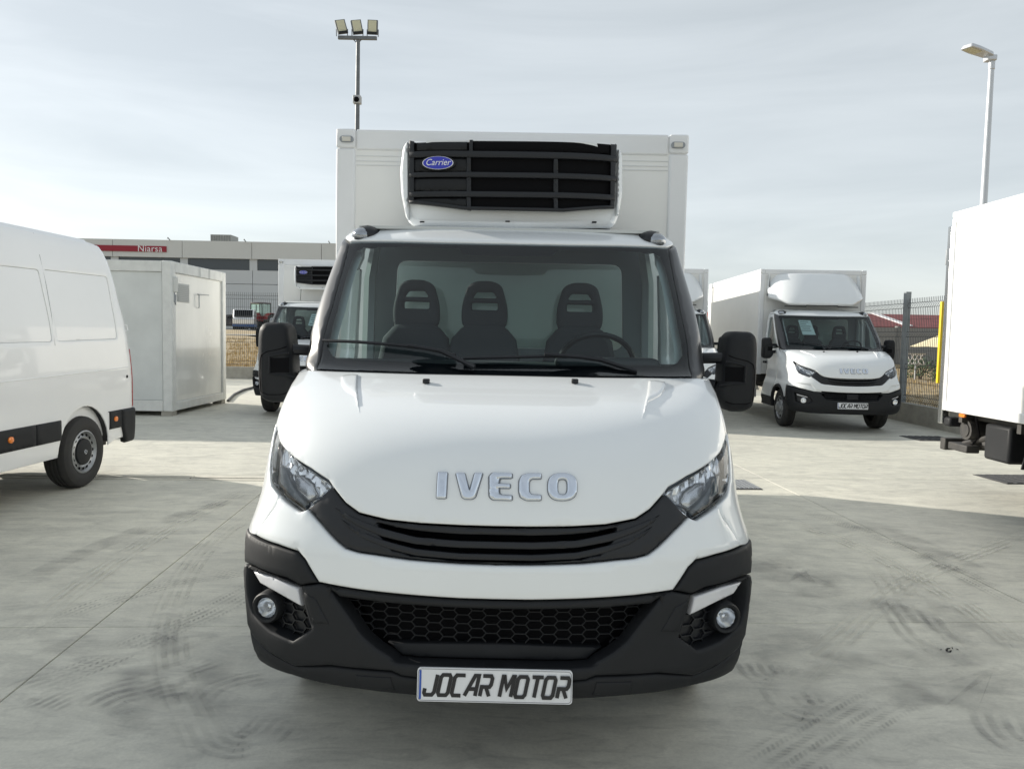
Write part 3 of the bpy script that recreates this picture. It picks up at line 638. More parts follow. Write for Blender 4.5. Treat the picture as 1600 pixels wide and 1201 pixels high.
def bumper_b(P):
    """newer bumper: one dark full-width lower part with a slatted intake"""
    X = lambda pts: [dom(x, z) for x, z in pts]
    low = [(-0.02, 0.72), (-0.45, 0.715), (-0.62, 0.70), (-0.78, 0.735), (-0.92, 0.77), (-1.0, 0.79), (-1.0, 0.55), (-0.985, 0.46), (-0.93, 0.36), (-0.7, 0.335), (-0.02, 0.33)]
    ink_ = [(-0.02, 0.70), (-0.46, 0.695), (-0.52, 0.675), (-0.44, 0.585), (-0.02, 0.575)]
    pk = [(-0.92, 0.68), (-0.72, 0.63), (-0.66, 0.55), (-0.72, 0.50), (-0.90, 0.53)]
    sink = sym(X(ink_))
    bp = sub(sym(X(low)), P, 'bumper', plastic, holes=[sink, X(pk), mir(X(pk))], off=0.010, roll=0.012, depth=0.06)
    sub(sink, bp, 'intake_back', black, off=-0.08, roll=0, flange=False)
    for zc in (0.60, 0.635, 0.67): sub(X([(-0.46, zc-0.007), (0.46, zc-0.007), (0.48, zc+0.007), (-0.48, zc+0.007)]), bp, 'intake_slat', plastic_s, off=-0.02, roll=0.004, depth=0.03, gap=0)
    sub(X([(-0.10, 0.585), (0.10, 0.585), (0.10, 0.69), (-0.10, 0.69)]), bp, 'sensor_cover', plastic, off=0.0, roll=0.006, depth=0.03)
    for s in (-1, 1):
        S_ = (lambda q: q) if s < 0 else mir
        bk = sub(S_(X(pk)), bp, 'fog_pocket', plastic_s, off=-0.04, roll=0, flange=False)
        sub(S_(X([(-0.90, 0.665), (-0.74, 0.625), (-0.73, 0.60), (-0.89, 0.635)])), bk, 'turn_signal', drl, off=-0.02, roll=0.004, depth=0.01)
        a, z = S_(X([(-0.80, 0.555)]))[0]; lampunit(a, z, -0.035, 0, 'fog_lamp', reflm, bk, [(0.045, -0.01), (0.045, 0.03), (0.036, 0.032), (0.02, 0.01), (0.001, 0.008)], dirv=(s*0.25, -1, 0))
        # white corner where the older bumper has a dark one
        sub(S_([q for q in X([(-0.52, 0.71), (-0.50, 0.80), (-0.78, 0.93), (-0.93, 0.97), (-1.0, 0.92), (-1.0, 0.80), (-0.92, 0.785), (-0.78, 0.75), (-0.64, 0.715)])]), P, 'bumper_corner', paint, off=-0.003, roll=0.004, depth=0.03)
    plate(P, lambda x, y, h: Vector((x, -0.014-h+y*0.12, 0.485+y)))

def box_body(P, x=1.063, y0=2.20, y1=6.28, z0=0.86, z1=2.82, lamps=True, fr=0.115):
    """insulated box with profiles along its edges"""
    b = MB(); b.box(-x+0.012, x-0.012, y0+0.012, y1-0.012, z0+0.012, z1-0.012); bx = b.build('box_body', boxwhite, P, bevel=0.01)
    # edge profiles, butted end to end and proud of the panels
    def prof(nm, *a): q = MB(); q.box(*a); return q.build(nm, boxframe, bx, bevel=0.014, seg=3)
    for s in (-1, 1):
        u0, u1 = sorted((s*(x-fr), s*(x+0.003))); prof('corner_profile', u0, u1, y0, y0+fr, z0, z1-fr)
        u0, u1 = sorted((s*(x-fr), s*(x+0.003))); prof('corner_profile', u0, u1, y1-fr, y1, z0, z1-fr)
        u0, u1 = sorted((s*(x-0.06), s*(x+0.002))); prof('top_profile', u0, u1, y0+fr, y1-fr, z1-0.12, z1); prof('bottom_profile', u0, u1, y0+fr, y1-fr, z0, z0+0.10)
        u0, u1 = sorted((s*(x-fr), s*(x+0.003))); prof('corner_cap', u0, u1, y0-0.002, y0+fr, z1-fr+0.002, z1+0.002); prof('corner_cap', u0, u1, y1-fr, y1+0.002, z1-fr+0.002, z1+0.002)
    prof('top_profile', -x+fr+0.002, x-fr-0.002, y0+0.002, y0+0.08, z1-fr-0.01, z1); prof('top_profile', -x+fr+0.002, x-fr-0.002, y1-0.08, y1-0.002, z1-fr-0.01, z1)
    for dz in (0.105, 0.135, 0.16):
        q = MB(); q.box(-x+fr+0.004, x-fr-0.004, y0+0.0085, y0+0.0115, z1-fr-dz+0.06, z1-fr-dz+0.0635); q.build('panel_joint', mat('joint_grey', (0.66, 0.67, 0.68), 0.6), bx, smooth=0)
    # rear doors
    for s in (-1, 1):
        u0, u1 = sorted((s*0.004, s*(x-fr))); q = MB(); q.box(u0, u1, y1-0.02, y1-0.004, z0+0.10, z1-fr-0.012); dd = q.build('rear_door', boxwhite, bx, bevel=0.006)
        q = MB(); q.tube([(s*0.12, y1+0.012, z0+0.1), (s*0.12, y1+0.012, z1-0.2)], 0.014, 8); q.build('locking_bar', galv, dd)
    if lamps:
        for s in (-1, 1):
            c = (s*(x-0.064), y0-0.008, z1-0.065); q = MB(); q.prism(rrect(-0.042, 0.042, -0.018, 0.018, 0.017), lambda u, v: Vector((c[0]+u, c[1]-0.006, c[2]+v)), lambda u, v: Vector((c[0]+u, c[1]+0.012, c[2]+v))); ml = q.build('position_lamp', lampgrey, bx)
            q = MB(); q.box(c[0]-0.026, c[0]+0.026, c[1]-0.012, c[1]-0.004, c[2]-0.014, c[2]+0.014); q.build('lamp_lens', mat('cream_lens', (0.60, 0.58, 0.52), 0.3), ml, bevel=0.003)
    # chassis under the box
    q = MB()
    for s in (-1, 1): u0, u1 = sorted((s*0.36, s*0.44)); q.box(u0, u1, 1.6, y1-0.15, 0.55, 0.76)
    for k in range(6): yy = 2.4+k*(y1-2.7)/5; q.box(-x+0.05, x-0.05, yy, yy+0.06, 0.765, z0-0.002)
    q.build('chassis_frame', chassis, P)
    for s in (-1, 1):
        wheel(P, s*0.88, y1-1.35, 0.35, 0.2, s, 'twin', dual=True)
        q = MB(); pts = [(0.44*math.cos(R(k)), 0.36+0.44*math.sin(R(k))) for k in range(10, 171, 16)]; pts2 = [(0.455*math.cos(R(k)), 0.36+0.455*math.sin(R(k))) for k in range(170, 9, -16)]
        u0, u1 = sorted((s*0.58, s*1.02)); q.prism(pts+pts2, lambda a, c_: Vector((u0, y1-1.35+a, c_)), lambda a, c_: Vector((u1, y1-1.35+a, c_))); q.build('mudguard', plastic, P)
        q = MB(); u0, u1 = sorted((s*0.95, s*0.98)); q.box(u0, u1, 2.5, y1-2.0, 0.42, 0.60); q.build('side_guard', galv, P, bevel=0.01)
    return bx

def fridge_unit(P, y=1.70):
    """refrigeration unit hung on the front wall of the box"""
    Z = lambda px, py: plane(px, py, y)
    fp = lambda off: (lambda a, z, o=0: Vector((a, y+off-o, z)))
    S = fp(0)
    hs = [(622, 262), (627, 226), (637, 213), (660, 217), (940, 222), (968, 222), (977, 236), (977, 300), (971, 335), (962, 352), (800, 357), (650, 352), (634, 345), (624, 300)]
    b = MB(); pl = rpoly([Z(*q) for q in hs], 0.03, 3); b.prism(pl, lambda u, v: Vector((u, y+0.02+0.5*(u+0.02)**4, v)), lambda u, v: Vector((u, y+0.50, v)))
    fu = b.build('refrigeration_unit', paint, P, bevel=0.035, seg=4)
    fc = lambda a, z, o=0.0: Vector((a, y+0.02+0.5*(a+0.02)**4-o, z))
    gpx = [(638, 216), (650, 220), (730, 221), (733, 218), (960, 221), (966, 219), (966, 240), (962, 323), (880, 331), (726, 328), (638, 316)]
    gout = [Z(*q) for q in gpx]
    panel('grille_back', fc, gout, black, fu, off=-0.005+0.012, roll=0, depth=0.01, res=0.06)
    xs = [Z(736, 270)[0], Z(865, 270)[0], Z(872, 270)[0]]
    # bars: rows and columns, each its own piece
    def bar(pts, off, m=plastic_s, nm='grille_slat'): panel(nm, fc, [Z(*q) for q in pts], m, fu, off=off, roll=0.004, depth=0.02, gap=0, res=0.05)
    bar([(638, 235), (966, 240), (966, 250), (638, 245)], 0.034); bar([(638, 268), (965, 272), (965, 281), (638, 276)], 0.034); bar([(638, 298), (963, 302), (963, 311), (638, 307)], 0.034)
    bar([(638, 311), (650, 312), (727, 323), (880, 326), (962, 318), (962, 323), (880, 331), (726, 328), (638, 316)], 0.036); bar([(638, 217), (646, 219), (646, 316), (638, 315)], 0.030); bar([(956, 222), (966, 222), (962, 322), (955, 323)], 0.030)
    for u0, u1 in ((729, 736), (865, 872)): bar([(u0, 241), (u1, 241), (u1, 329), (u0, 328)], 0.027, nm='grille_post')
    for v0, v1 in ((247, 267), (278, 297), (309, 316)): bar([(645, v0), (729, v0+1), (729, v1+1+(8 if v0 > 300 else 0)), (645, v1)], 0.022, plastic, 'grille_blank')
    bar([(650, 221), (730, 222), (730, 235), (650, 234)], 0.024, plastic, 'grille_blank'); bar([(733, 219), (739, 219), (739, 237), (733, 237)], 0.03, plastic_s, 'grille_post'); bar([(739, 220), (955, 222), (955, 238), (739, 236)], 0.018, black, 'condenser_core')
    # side cheeks
    for pts in ([(622, 262), (627, 226), (636, 214), (637, 343), (632, 338), (624, 300)], [(968, 224), (976, 236), (976, 300), (970, 333), (965, 333)]):
        panel('side_cheek', fc, rpoly([Z(*q) for q in pts], 0.02), paint, fu, off=0.03, roll=0.02, depth=0.03, res=0.03, gap=0)
    # oval badge
    c = Z(684.5, 255.6); ov = lambda k: [(c[0]+0.083*k*math.cos(t), c[1]+0.034*k*math.sin(t)) for t in np.linspace(0, 2*math.pi, 41)[:-1]]
    panel('badge_base', fc, ov(1.18), plastic, fu, off=0.044, roll=0.004, depth=0.02, gap=0)
    bg_ = panel('badge', fc, ov(1.02), white, fu, off=0.047, roll=0, depth=0.004, gap=0); panel('badge_field', fc, ov(0.965), badgeblue, fu, off=0.0485, roll=0, depth=0.001, gap=0)
    yb = fc(c[0], c[1], 0.0505).y
    text_mesh('badge_lettering', 'Carrier', 0.047, lambda u, v, h: fc(c[0]+u*0.95, c[1]+v+0.001, 0.0505), white, fu, shear=0.28)
    for px in (658, 793, 930):
        x_, z_ = Z(px, 345); b = MB(); b.box(x_-0.012, x_+0.012, fc(x_, z_).y-0.004, fc(x_, z_).y+0.02, z_-0.003, z_+0.003); b.build('drain_slot', black, fu)
    return fu

def deflector(P, zt=2.98):
    """roof spoiler: curved shell from the cab roof up to the box"""
    def S(a, t, o=0.0):           # a across, t 0 front edge .. 1 top
        hw = 0.93-0.05*t; u = max(-1, min(1, a/0.93)); e = abs(u)**4
        y = 1.62+0.46*t**1.25+0.33*e; z = 2.275+(zt-2.275)*(t**0.86)-0.05*e*t; return Vector((hw*u, y-o*0.8, z+o*0.6))
    pl = rpoly([(-0.93, 0.22), (-0.6, 0.02), (0.6, 0.02), (0.93, 0.22), (0.93, 0.95), (0.86, 1.0), (-0.86, 1.0), (-0.93, 0.95)], 0.05)
    d = panel('roof_deflector', S, pl, paint, P, roll=0.012, depth=0.03, res=0.06)
    for s in (-1, 1):
        c = [S(s*0.93, t) for t in (0.22, 0.4, 0.6, 0.8, 0.95)]; c += [Vector((s*0.90, 2.16, 2.90)), Vector((s*0.93, 2.16, 2.48))]; n = len(c)
        b = MB(); b.add([p-Vector((s*0.01, 0, 0)) for p in c]+[p-Vector((s*0.035, 0, 0)) for p in c], [tuple(range(n)), tuple(range(2*n-1, n-1, -1))]+[(i, (i+1) % n, n+(i+1) % n, n+i) for i in range(n)]); b.build('deflector_cheek', paint, d)
    b = MB(); b.tube([(-0.7, 1.70, 2.25), (-0.3, 1.66, 2.25), (-0.3, 1.66, 2.27), (0.3, 1.66, 2.27), (0.3, 1.66, 2.25), (0.7, 1.70, 2.25)], 0.01, 6); b.build('deflector_seal', plastic, d)
    return d
def paper(P, px0, x, z, w_=0.17, h_=0.24, tilt=0.0):
    o = panel('price_sheet', cabS, [(x-w_/2+tilt, z-h_/2), (x+w_/2+tilt, z-h_/2), (x+w_/2, z+h_/2), (x-w_/2, z+h_/2)], paperm, P, off=-0.012, roll=0, depth=0.001, res=0.1)
    b = MB()
    for k, (f0, f1) in enumerate(((0.1, 0.8), (0.1, 0.6), (0.1, 0.9), (0.2, 0.8), (0.1, 0.85))):
        zz = z+h_/2-0.04-k*0.04; b.add([cabS(x-w_/2+w_*f0, zz-0.005, -0.0105), cabS(x-w_/2+w_*f1, zz-0.005, -0.0105), cabS(x-w_/2+w_*f1, zz+0.005, -0.0105), cabS(x-w_/2+w_*f0, zz+0.005, -0.0105)], [(0, 1, 2, 3)])
    b.build('printed_line', ink, o, smooth=0)

# ---------------------------------------------------------------- the trucks
cabproto = empty('delivery_truck', T_LOC, T_YAW)
build_cab(cabproto)
main = cabproto
def new_truck(loc, yaw):
    t = copy_tree(main_cab_snapshot, None); t.location = loc; t.rotation_euler = (0, 0, yaw); return t
main_cab_snapshot = main
rear_right = new_truck((5.88, 13.2, 0), R(-2.0))           # cab only so far: the older bumper is added below
rear_mid = new_truck((2.88, 13.5, 0), R(-0.5))
side_truck = copy_tree(main, None, skip=('seat', 'steering_wheel', 'wiper', 'dashboard')); side_truck.location = (5.78, 0.95, 0); side_truck.rotation_euler = (0, 0, 0)
bumper_a(main)
nb_ = [c for c in main.children if c.name.split('.')[0] in ('bumper', 'bumper_valance', 'number_plate')]
def cp(parts, root):
    for c in parts: copy_tree(c, root)
cp([c for c in nb_ if not c.name.startswith('number_plate')], rear_mid); cp([c for c in nb_ if not c.name.startswith('number_plate')], side_truck)
bumper_b(rear_right)
for c in list(rear_right.children):
    if c.name.split('.')[0] == 'corner_trim':
        for g in list(c.children): bpy.data.objects.remove(g)
        bpy.data.objects.remove(c)
box_body(main)
fridge_unit(main)
rear_left = copy_tree(main, None, skip=('number_plate',)); rear_left.location = (-3.90, 14.0, 0); rear_left.rotation_euler = (0, 0, R(-0.5))
for c in rear_left.children:                                # its box and fridge unit sit higher
    if c.name.split('.')[0] in ('box_body', 'refrigeration_unit'): c.location.z += 0.26
paper(rear_left, 0, 0.02, 1.82)
b = MB(); b.tube([cabS(-0.62, 2.22, 0.0), cabS(-0.62, 2.22, 0.0)+Vector((0.01, 0.05, 0.38))], 0.005, 5); b.build('aerial', black, rear_left)
bxm = box_body(rear_mid, x=1.04, y0=2.2, y1=6.9, z0=0.9, z1=3.0, lamps=False, fr=0.09); deflector(rear_mid, 2.92)
bxr = box_body(rear_right, x=1.04, y0=2.2, y1=6.9, z0=0.9, z1=3.0, lamps=False, fr=0.09); deflector(rear_right, 2.92)
paper(rear_right, 0, -0.30, 1.85, 0.22, 0.28, 0.02)
# ================================================================ truck whose rear stands at the right
bs = box_body(side_truck, x=1.08, y0=2.2, y1=7.41, z0=0.87, z1=3.0, lamps=False, fr=0.065)
for c in list(side_truck.children):                       # its rear axle stands further forward
    if c.name.split('.')[0] in ('wheel', 'mudguard') and len(c.data.vertices) and (sum(v.co.y for v in c.data.vertices)/len(c.data.vertices)) > 3: c.location.y -= 0.35
P = side_truck
for s in (-1, 1):
    u0, u1 = sorted((s*1.075, s*0.99)); b = MB(); b.box(u0, u1, 7.415, 7.50, 0.72, 2.86); b.build('rear_post', inox, P, bevel=0.012)
    b = MB(); u0, u1 = sorted((s*1.07, s*1.0)); b.box(u0, u1, 7.505, 7.53, 2.45, 2.62); b.build('rear_marker_lamp', lampgrey, P, bevel=0.006)
    b = MB(); u0, u1 = sorted((s*1.05, s*0.90)); b.box(u0, u1, 7.30, 7.44, 0.70, 0.80); tl = b.build('tail_lamp', plastic, P, bevel=0.025); b = MB(); b.box(u0+0.02, u1-0.02, 7.441, 7.45, 0.72, 0.78); b.build('tail_lens', redlens, tl, bevel=0.004)
    b = MB(); u0, u1 = sorted((s*1.075, s*1.05)); b.box(u0, u1, 7.0, 7.1, 0.83, 0.865); b.build('side_marker', amber, P, bevel=0.006)
    b = MB(); b.tube([(s*0.60, 6.75, 0.66), (s*0.60, 7.20, 0.50), (s*0.60, 7.48, 0.50)], 0.045, 8); b.build('lift_arm', chassis, P)
    b = MB(); b.tube([(s*0.88, 6.62, 0.72), (s*0.88, 6.95, 0.62), (s*0.88, 7.3, 0.52)], 0.03, 8); b.build('lift_ram', chassis, P)
    b = MB(); b.tube([(s*1.01, 6.9, 0.84), (s*0.9, 7.0, 0.62), (s*0.9, 7.15, 0.52), (s*0.95, 7.35, 0.50)], 0.012, 6); b.build('lift_hose', black, P)
b = MB(); b.box(-0.96, 0.96, 7.55, 7.61, 0.92, 2.30); pf = b.build('lift_platform', galv, P, bevel=0.01)
for s in (-1, 1):
    b = MB(); u0, u1 = sorted((s*1.00, s*1.03)); b.box(u0, u1, 7.615, 7.655, 1.15, 2.06); b.build('yellow_edge', yellow, pf, bevel=0.006)
    b = MB(); u0, u1 = sorted((s*0.93, s*1.0)); b.box(u0, u1, 7.505, 7.548, 0.90, 2.42); b.build('lift_rail', galv, pf, bevel=0.006)
    b = MB(); b.tube([(s*0.985, 7.67, 1.2), (s*0.985, 7.70, 1.22), (s*0.985, 7.70, 1.33), (s*0.985, 7.67, 1.35)], 0.007, 6); b.build('lift_handle', galv, pf)
b = MB(); b.tube([(-0.98, 7.12, 0.69), (-0.30, 7.12, 0.69)], 0.105, 16); b.tube([(-0.985, 7.12, 0.69), (-0.99, 7.12, 0.69)], 0.07, 12); b.build('lift_roller', chassis, P)
b = MB(); b.box(-1.02, 1.02, 7.42, 7.52, 0.43, 0.56); b.build('underrun_bar', chassis, P, bevel=0.012)
b = MB(); b.box(-1.0, -0.86, 7.05, 7.40, 0.45, 0.53); b.build('lift_block', chassis, P, bevel=0.012)
b = MB(); b.box(-0.98, -0.60, 6.40, 6.80, 0.44, 0.80); b.build('battery_box', plastic, P, bevel=0.03)
b = MB(); b.box(-0.9, 0.9, 6.30, 7.3, 0.80, 0.862); b.build('rear_crossmember', chassis, P)
for zz in (2.90,):
    b = MB(); b.box(-1.084, -1.0835, 2.3, 7.3, 2.872, 2.876); b.build('panel_joint', mat('joint_grey', (0.4, 0.41, 0.42), 0.6), bs, smooth=0)
b = MB(); b.box(-1.0845, -1.0835, 7.28, 7.284, 1.0, 2.93); b.build('panel_joint', mat('joint_grey', (0.4, 0.41, 0.42), 0.6), bs, smooth=0)

# ================================================================ panel van at the left
V_LOC = Vector((-5.2, 8.62, 0)); V_YAW = R(-1.4)
van = empty('panel_van', V_LOC, V_YAW); VI = (Matrix.Translation(V_LOC) @ Matrix.Rotation(V_YAW, 4, 'Z')).inverted()
vW = pchip([0.30, 0.36, 0.60, 1.0, 1.4, 1.9, 2.2, 2.38, 2.46, 2.50], [0.965, 0.985, 1.0, 1.0, 0.985, 0.925, 0.88, 0.835, 0.79, 0.73])
vY = pchip([0.3, 0.9, 1.5, 2.0, 2.3, 2.44, 2.50], [0, 0, -0.05, -0.15, -0.225, -0.28, -0.34])
RC = 0.16; ARC = RC*math.pi/2
def vS0(a, z):
    W = vW(z); y = vY(z)
    if a >= 0: return Vector((W, y-RC-a, z))
    if a >= -ARC:
        t = -a/RC; return Vector((W-RC+RC*math.cos(t), y-RC+RC*math.sin(t), z))
    return Vector((W-RC+(a+ARC), y, z))
def vS(a, z, off=0.0):
    p = vS0(a, z)
    if off == 0: return p
    e = 0.004; n = (vS0(a, z+e)-vS0(a, z-e)).cross(vS0(a+e, z)-vS0(a-e, z)); return p+n.normalized()*off
def vSm(a, z, off=0.0):
    p = vS(a, z, off); return Vector((-p.x, p.y, p.z))
def vh(px, py):
    o = VI @ CO; d = VI.to_3x3() @ ray(px, py); x = 0.97
    for _ in range(4):
        p = o+d*((x-o.x)/d.x); x = vW(min(max(p.z, 0.3), 2.5))
    return (vY(p.z)-RC-p.y, p.z)
VH = lambda pts: [vh(*q) for q in pts]
WA = 0.86                                                   # wheel centre along the side
archp = [(WA+0.43*math.cos(R(t)), 0.36+0.45*math.sin(R(t))) for t in range(0, 181, 12)]
def van_side(S):
    out = [(-ARC, 0.42), (0.30, 0.40)]+[(WA-0.43, 0.36)]+[(WA+0.43*math.cos(R(t)), 0.36+0.45*math.sin(R(t))) for t in range(168, 11, -12)]+[(WA+0.43, 0.36), (4.75, 0.36), (5.05, 0.9), (4.9, 1.25), (4.1, 1.9), (3.6, 2.36), (3.4, 2.47), (0.1, 2.47), (-ARC, 2.42)]
    p1 = rpoly(VH([(68, 421), (167, 432), (183, 529), (90, 533)]), 0.04); p2 = rpoly(VH([(-60, 408), (60, 421), (82, 534), (-60, 537)]), 0.04); p3 = rpoly([(2.75, 1.50), (3.60, 1.50), (3.40, 2.02), (2.75, 2.02)], 0.04)
    fl = lambda pl: pl if area2(pl) > 0 else pl[::-1]
    flip = S is vSm
    sk = panel('body_side', S, out, paint_van, van, holes=[p1, p2], roll=0.005, gap=0.0, depth=0.007, res=0.05)
    for pl in (p1, p2): panel('pressed_panel', S, pl, paint_van, sk, off=-0.007, roll=0.0, flange=False, res=0.06)
    # seam between the side sheets and the waist crease
    sm = VH([(52, 364), (62, 400), (72, 445), (80, 490), (86, 540)])
    b = MB(); b.tube([S(a, z, 0.0005) for a, z in sm], 0.0022, 4); b.build('sheet_seam', mat('seam_grey', (0.22, 0.22, 0.23), 0.6), sk)
    b = MB(); b.tube([S(a, 1.16-0.02*k, 0.0) for k, a in enumerate((0.02, 1.0, 2.0, 3.0))], 0.006, 6); b.build('waist_crease', paint_van, sk)
    for a0, a1 in ((-ARC, WA-0.41), (WA+0.40, 1.625), (1.632, 4.7)):
        q = panel('protective_strip', S, [(a0, 0.52), (a1, 0.52), (a1, 0.715), (a0, 0.715)] if a0 > 0 else [(0.2, 0.52), (a1-0.02, 0.52), (a1-0.02, 0.70), (a1+0.01, 0.715), (0.2, 0.715)], plastic, van, off=0.016, roll=0.012, depth=0.02, res=0.08)
    for a in (0.33, 1.98):
        c = S(a, 0.625, 0.018); s_ = 1 if S is vS else -1
        b = MB(); b.lathe([(0.036, -0.004), (0.034, 0.006), (0.020, 0.012), (0.001, 0.013)], 20, Matrix.Translation(c) @ Matrix.Diagonal((s_, 1, 0.8, 1))); b.build('side_marker', amber, van)
    panel('tail_lamp', S, [(-ARC+0.02, 0.72), (-0.045, 0.72), (-0.075, 1.36), (-ARC+0.02, 1.38)], redlens, van, off=0.008, roll=0.01, depth=0.03)
    c = S(0.06, 1.06, 0.0); b = MB(); b.lathe([(0.018, 0), (0.016, 0.004), (0.001, 0.005)], 12, Matrix.Translation(c) @ Matrix.Diagonal((1 if S is vS else -1, 1, 1, 1))); b.build('blanking_cap', black, van)
    panel('bumper_corner', S, [(-ARC-0.75, 0.36), (0.12, 0.34), (0.20, 0.53), (0.21, 0.715), (-ARC-0.75, 0.715)], plastic, van, off=0.030, roll=0.025, depth=0.04)
    lin = [(WA+0.44*math.cos(R(t)), 0.36+0.46*math.sin(R(t))) for t in range(-4, 185, 9)]
    V = []; F = []; n = len(lin)
    for a, z in lin: V.append(S(a, max(z, 0.34), -0.004)); V.append(S(a, max(z, 0.34), -0.40))
    m_ = MB(); m_.add(V, [(2*i, 2*i+1, 2*i+3, 2*i+2) for i in range(n-1)]); m_.add([V[2*i+1] for i in range(n)], [tuple(range(n))]); m_.build('arch_liner', mat('liner_grey', (0.05, 0.05, 0.052), 0.8, var=0.4, vscale=9), van)
    return sk
van_side(vS); van_side(vSm)
panel('rear_doors', vS, [(-ARC-0.001, 0.72), (-ARC-0.9, 0.72), (-ARC-0.9, 2.40), (-ARC-0.001, 2.40)], paint_van, van, roll=0.006, depth=0.02, res=0.1)
panel('rear_doors', vSm, [(-ARC-0.001, 0.72), (-ARC-0.8, 0.72), (-ARC-0.75, 2.40), (-ARC-0.001, 2.40)], paint_van, van, roll=0.006, depth=0.02, res=0.1)
b = MB(); hx = []
for z in (0.44, 1.0, 1.6, 2.1, 2.4, 2.47): hx.append((vW(z)-0.035, z))
cs = hx+[(0.70, 2.505), (-0.70, 2.505)]+[(-x, z) for x, z in hx[::-1]]
b.prism([(x*0.97, z) for x, z in cs], lambda x, z: Vector((x, -0.42, z)), lambda x, z: Vector((x, -3.55, z))); b.build('light_block_core', paint_van, van, bevel=0.03)  # unseen inner core, added to stop sunlight passing through the hollow van
for a, r_ in ((0, 0),):
    b = MB(); fr = [(-3.5, 2.47), (-3.75, 2.36), (-4.9, 1.28), (-5.42, 1.02), (-5.52, 0.75), (-5.5, 0.4), (-3.5, 0.42)]; b.prism(fr, lambda y, z: Vector((-0.90+0.06*(z-1), y, z)), lambda y, z: Vector((0.90-0.06*(z-1), y, z))); b.build('van_front', paint_van, van, bevel=0.06)
b = MB(); b.prism([(-3.86, 2.27), (-4.86, 1.33), (-4.87, 1.34), (-3.87, 2.285)], lambda y, z: Vector((-0.78, y-0.02, z+0.02)), lambda y, z: Vector((0.78, y-0.02, z+0.02))); b.build('van_windscreen', fritm, van)
b = MB(); b.box(-0.8, 0.8, -5.0, -0.3, 0.32, 0.42); b.build('van_underbody', chassis, van)
for s in (-1, 1):
    wheel(van, s*0.885, -RC-WA, 0.355, 0.215, s, 'dish'); wheel(van, s*0.885, -4.55, 0.355, 0.215, s, 'dish')
b = MB()
for s_ in (1,):                                            # small round emblem on each rear hub
    c = Vector((0.885+0.215/2+0.0075, -RC-WA, 0.355)); b.tube([c+Vector((0, 0.020*math.cos(t), 0.020*math.sin(t))) for t in np.linspace(0, 2*math.pi, 25)], 0.0022, 5, caps=False)
    b.tube([c+Vector((0, -0.026, -0.006)), c+Vector((0, 0.004, -0.001)), c+Vector((0, -0.004, 0.002)), c+Vector((0, 0.026, 0.006))], 0.0022, 5)
b.build('hub_emblem', chrome, van)
# second white corner under the strip and door lock catch
b = MB(); b.tube([vS(-0.05, 1.62, 0.0), vS(-0.05, 1.62, 0.02), vS(-0.05, 1.56, 0.02), vS(-0.05, 1.56, 0)], 0.006, 5); b.build('hinge', paint_van, van)

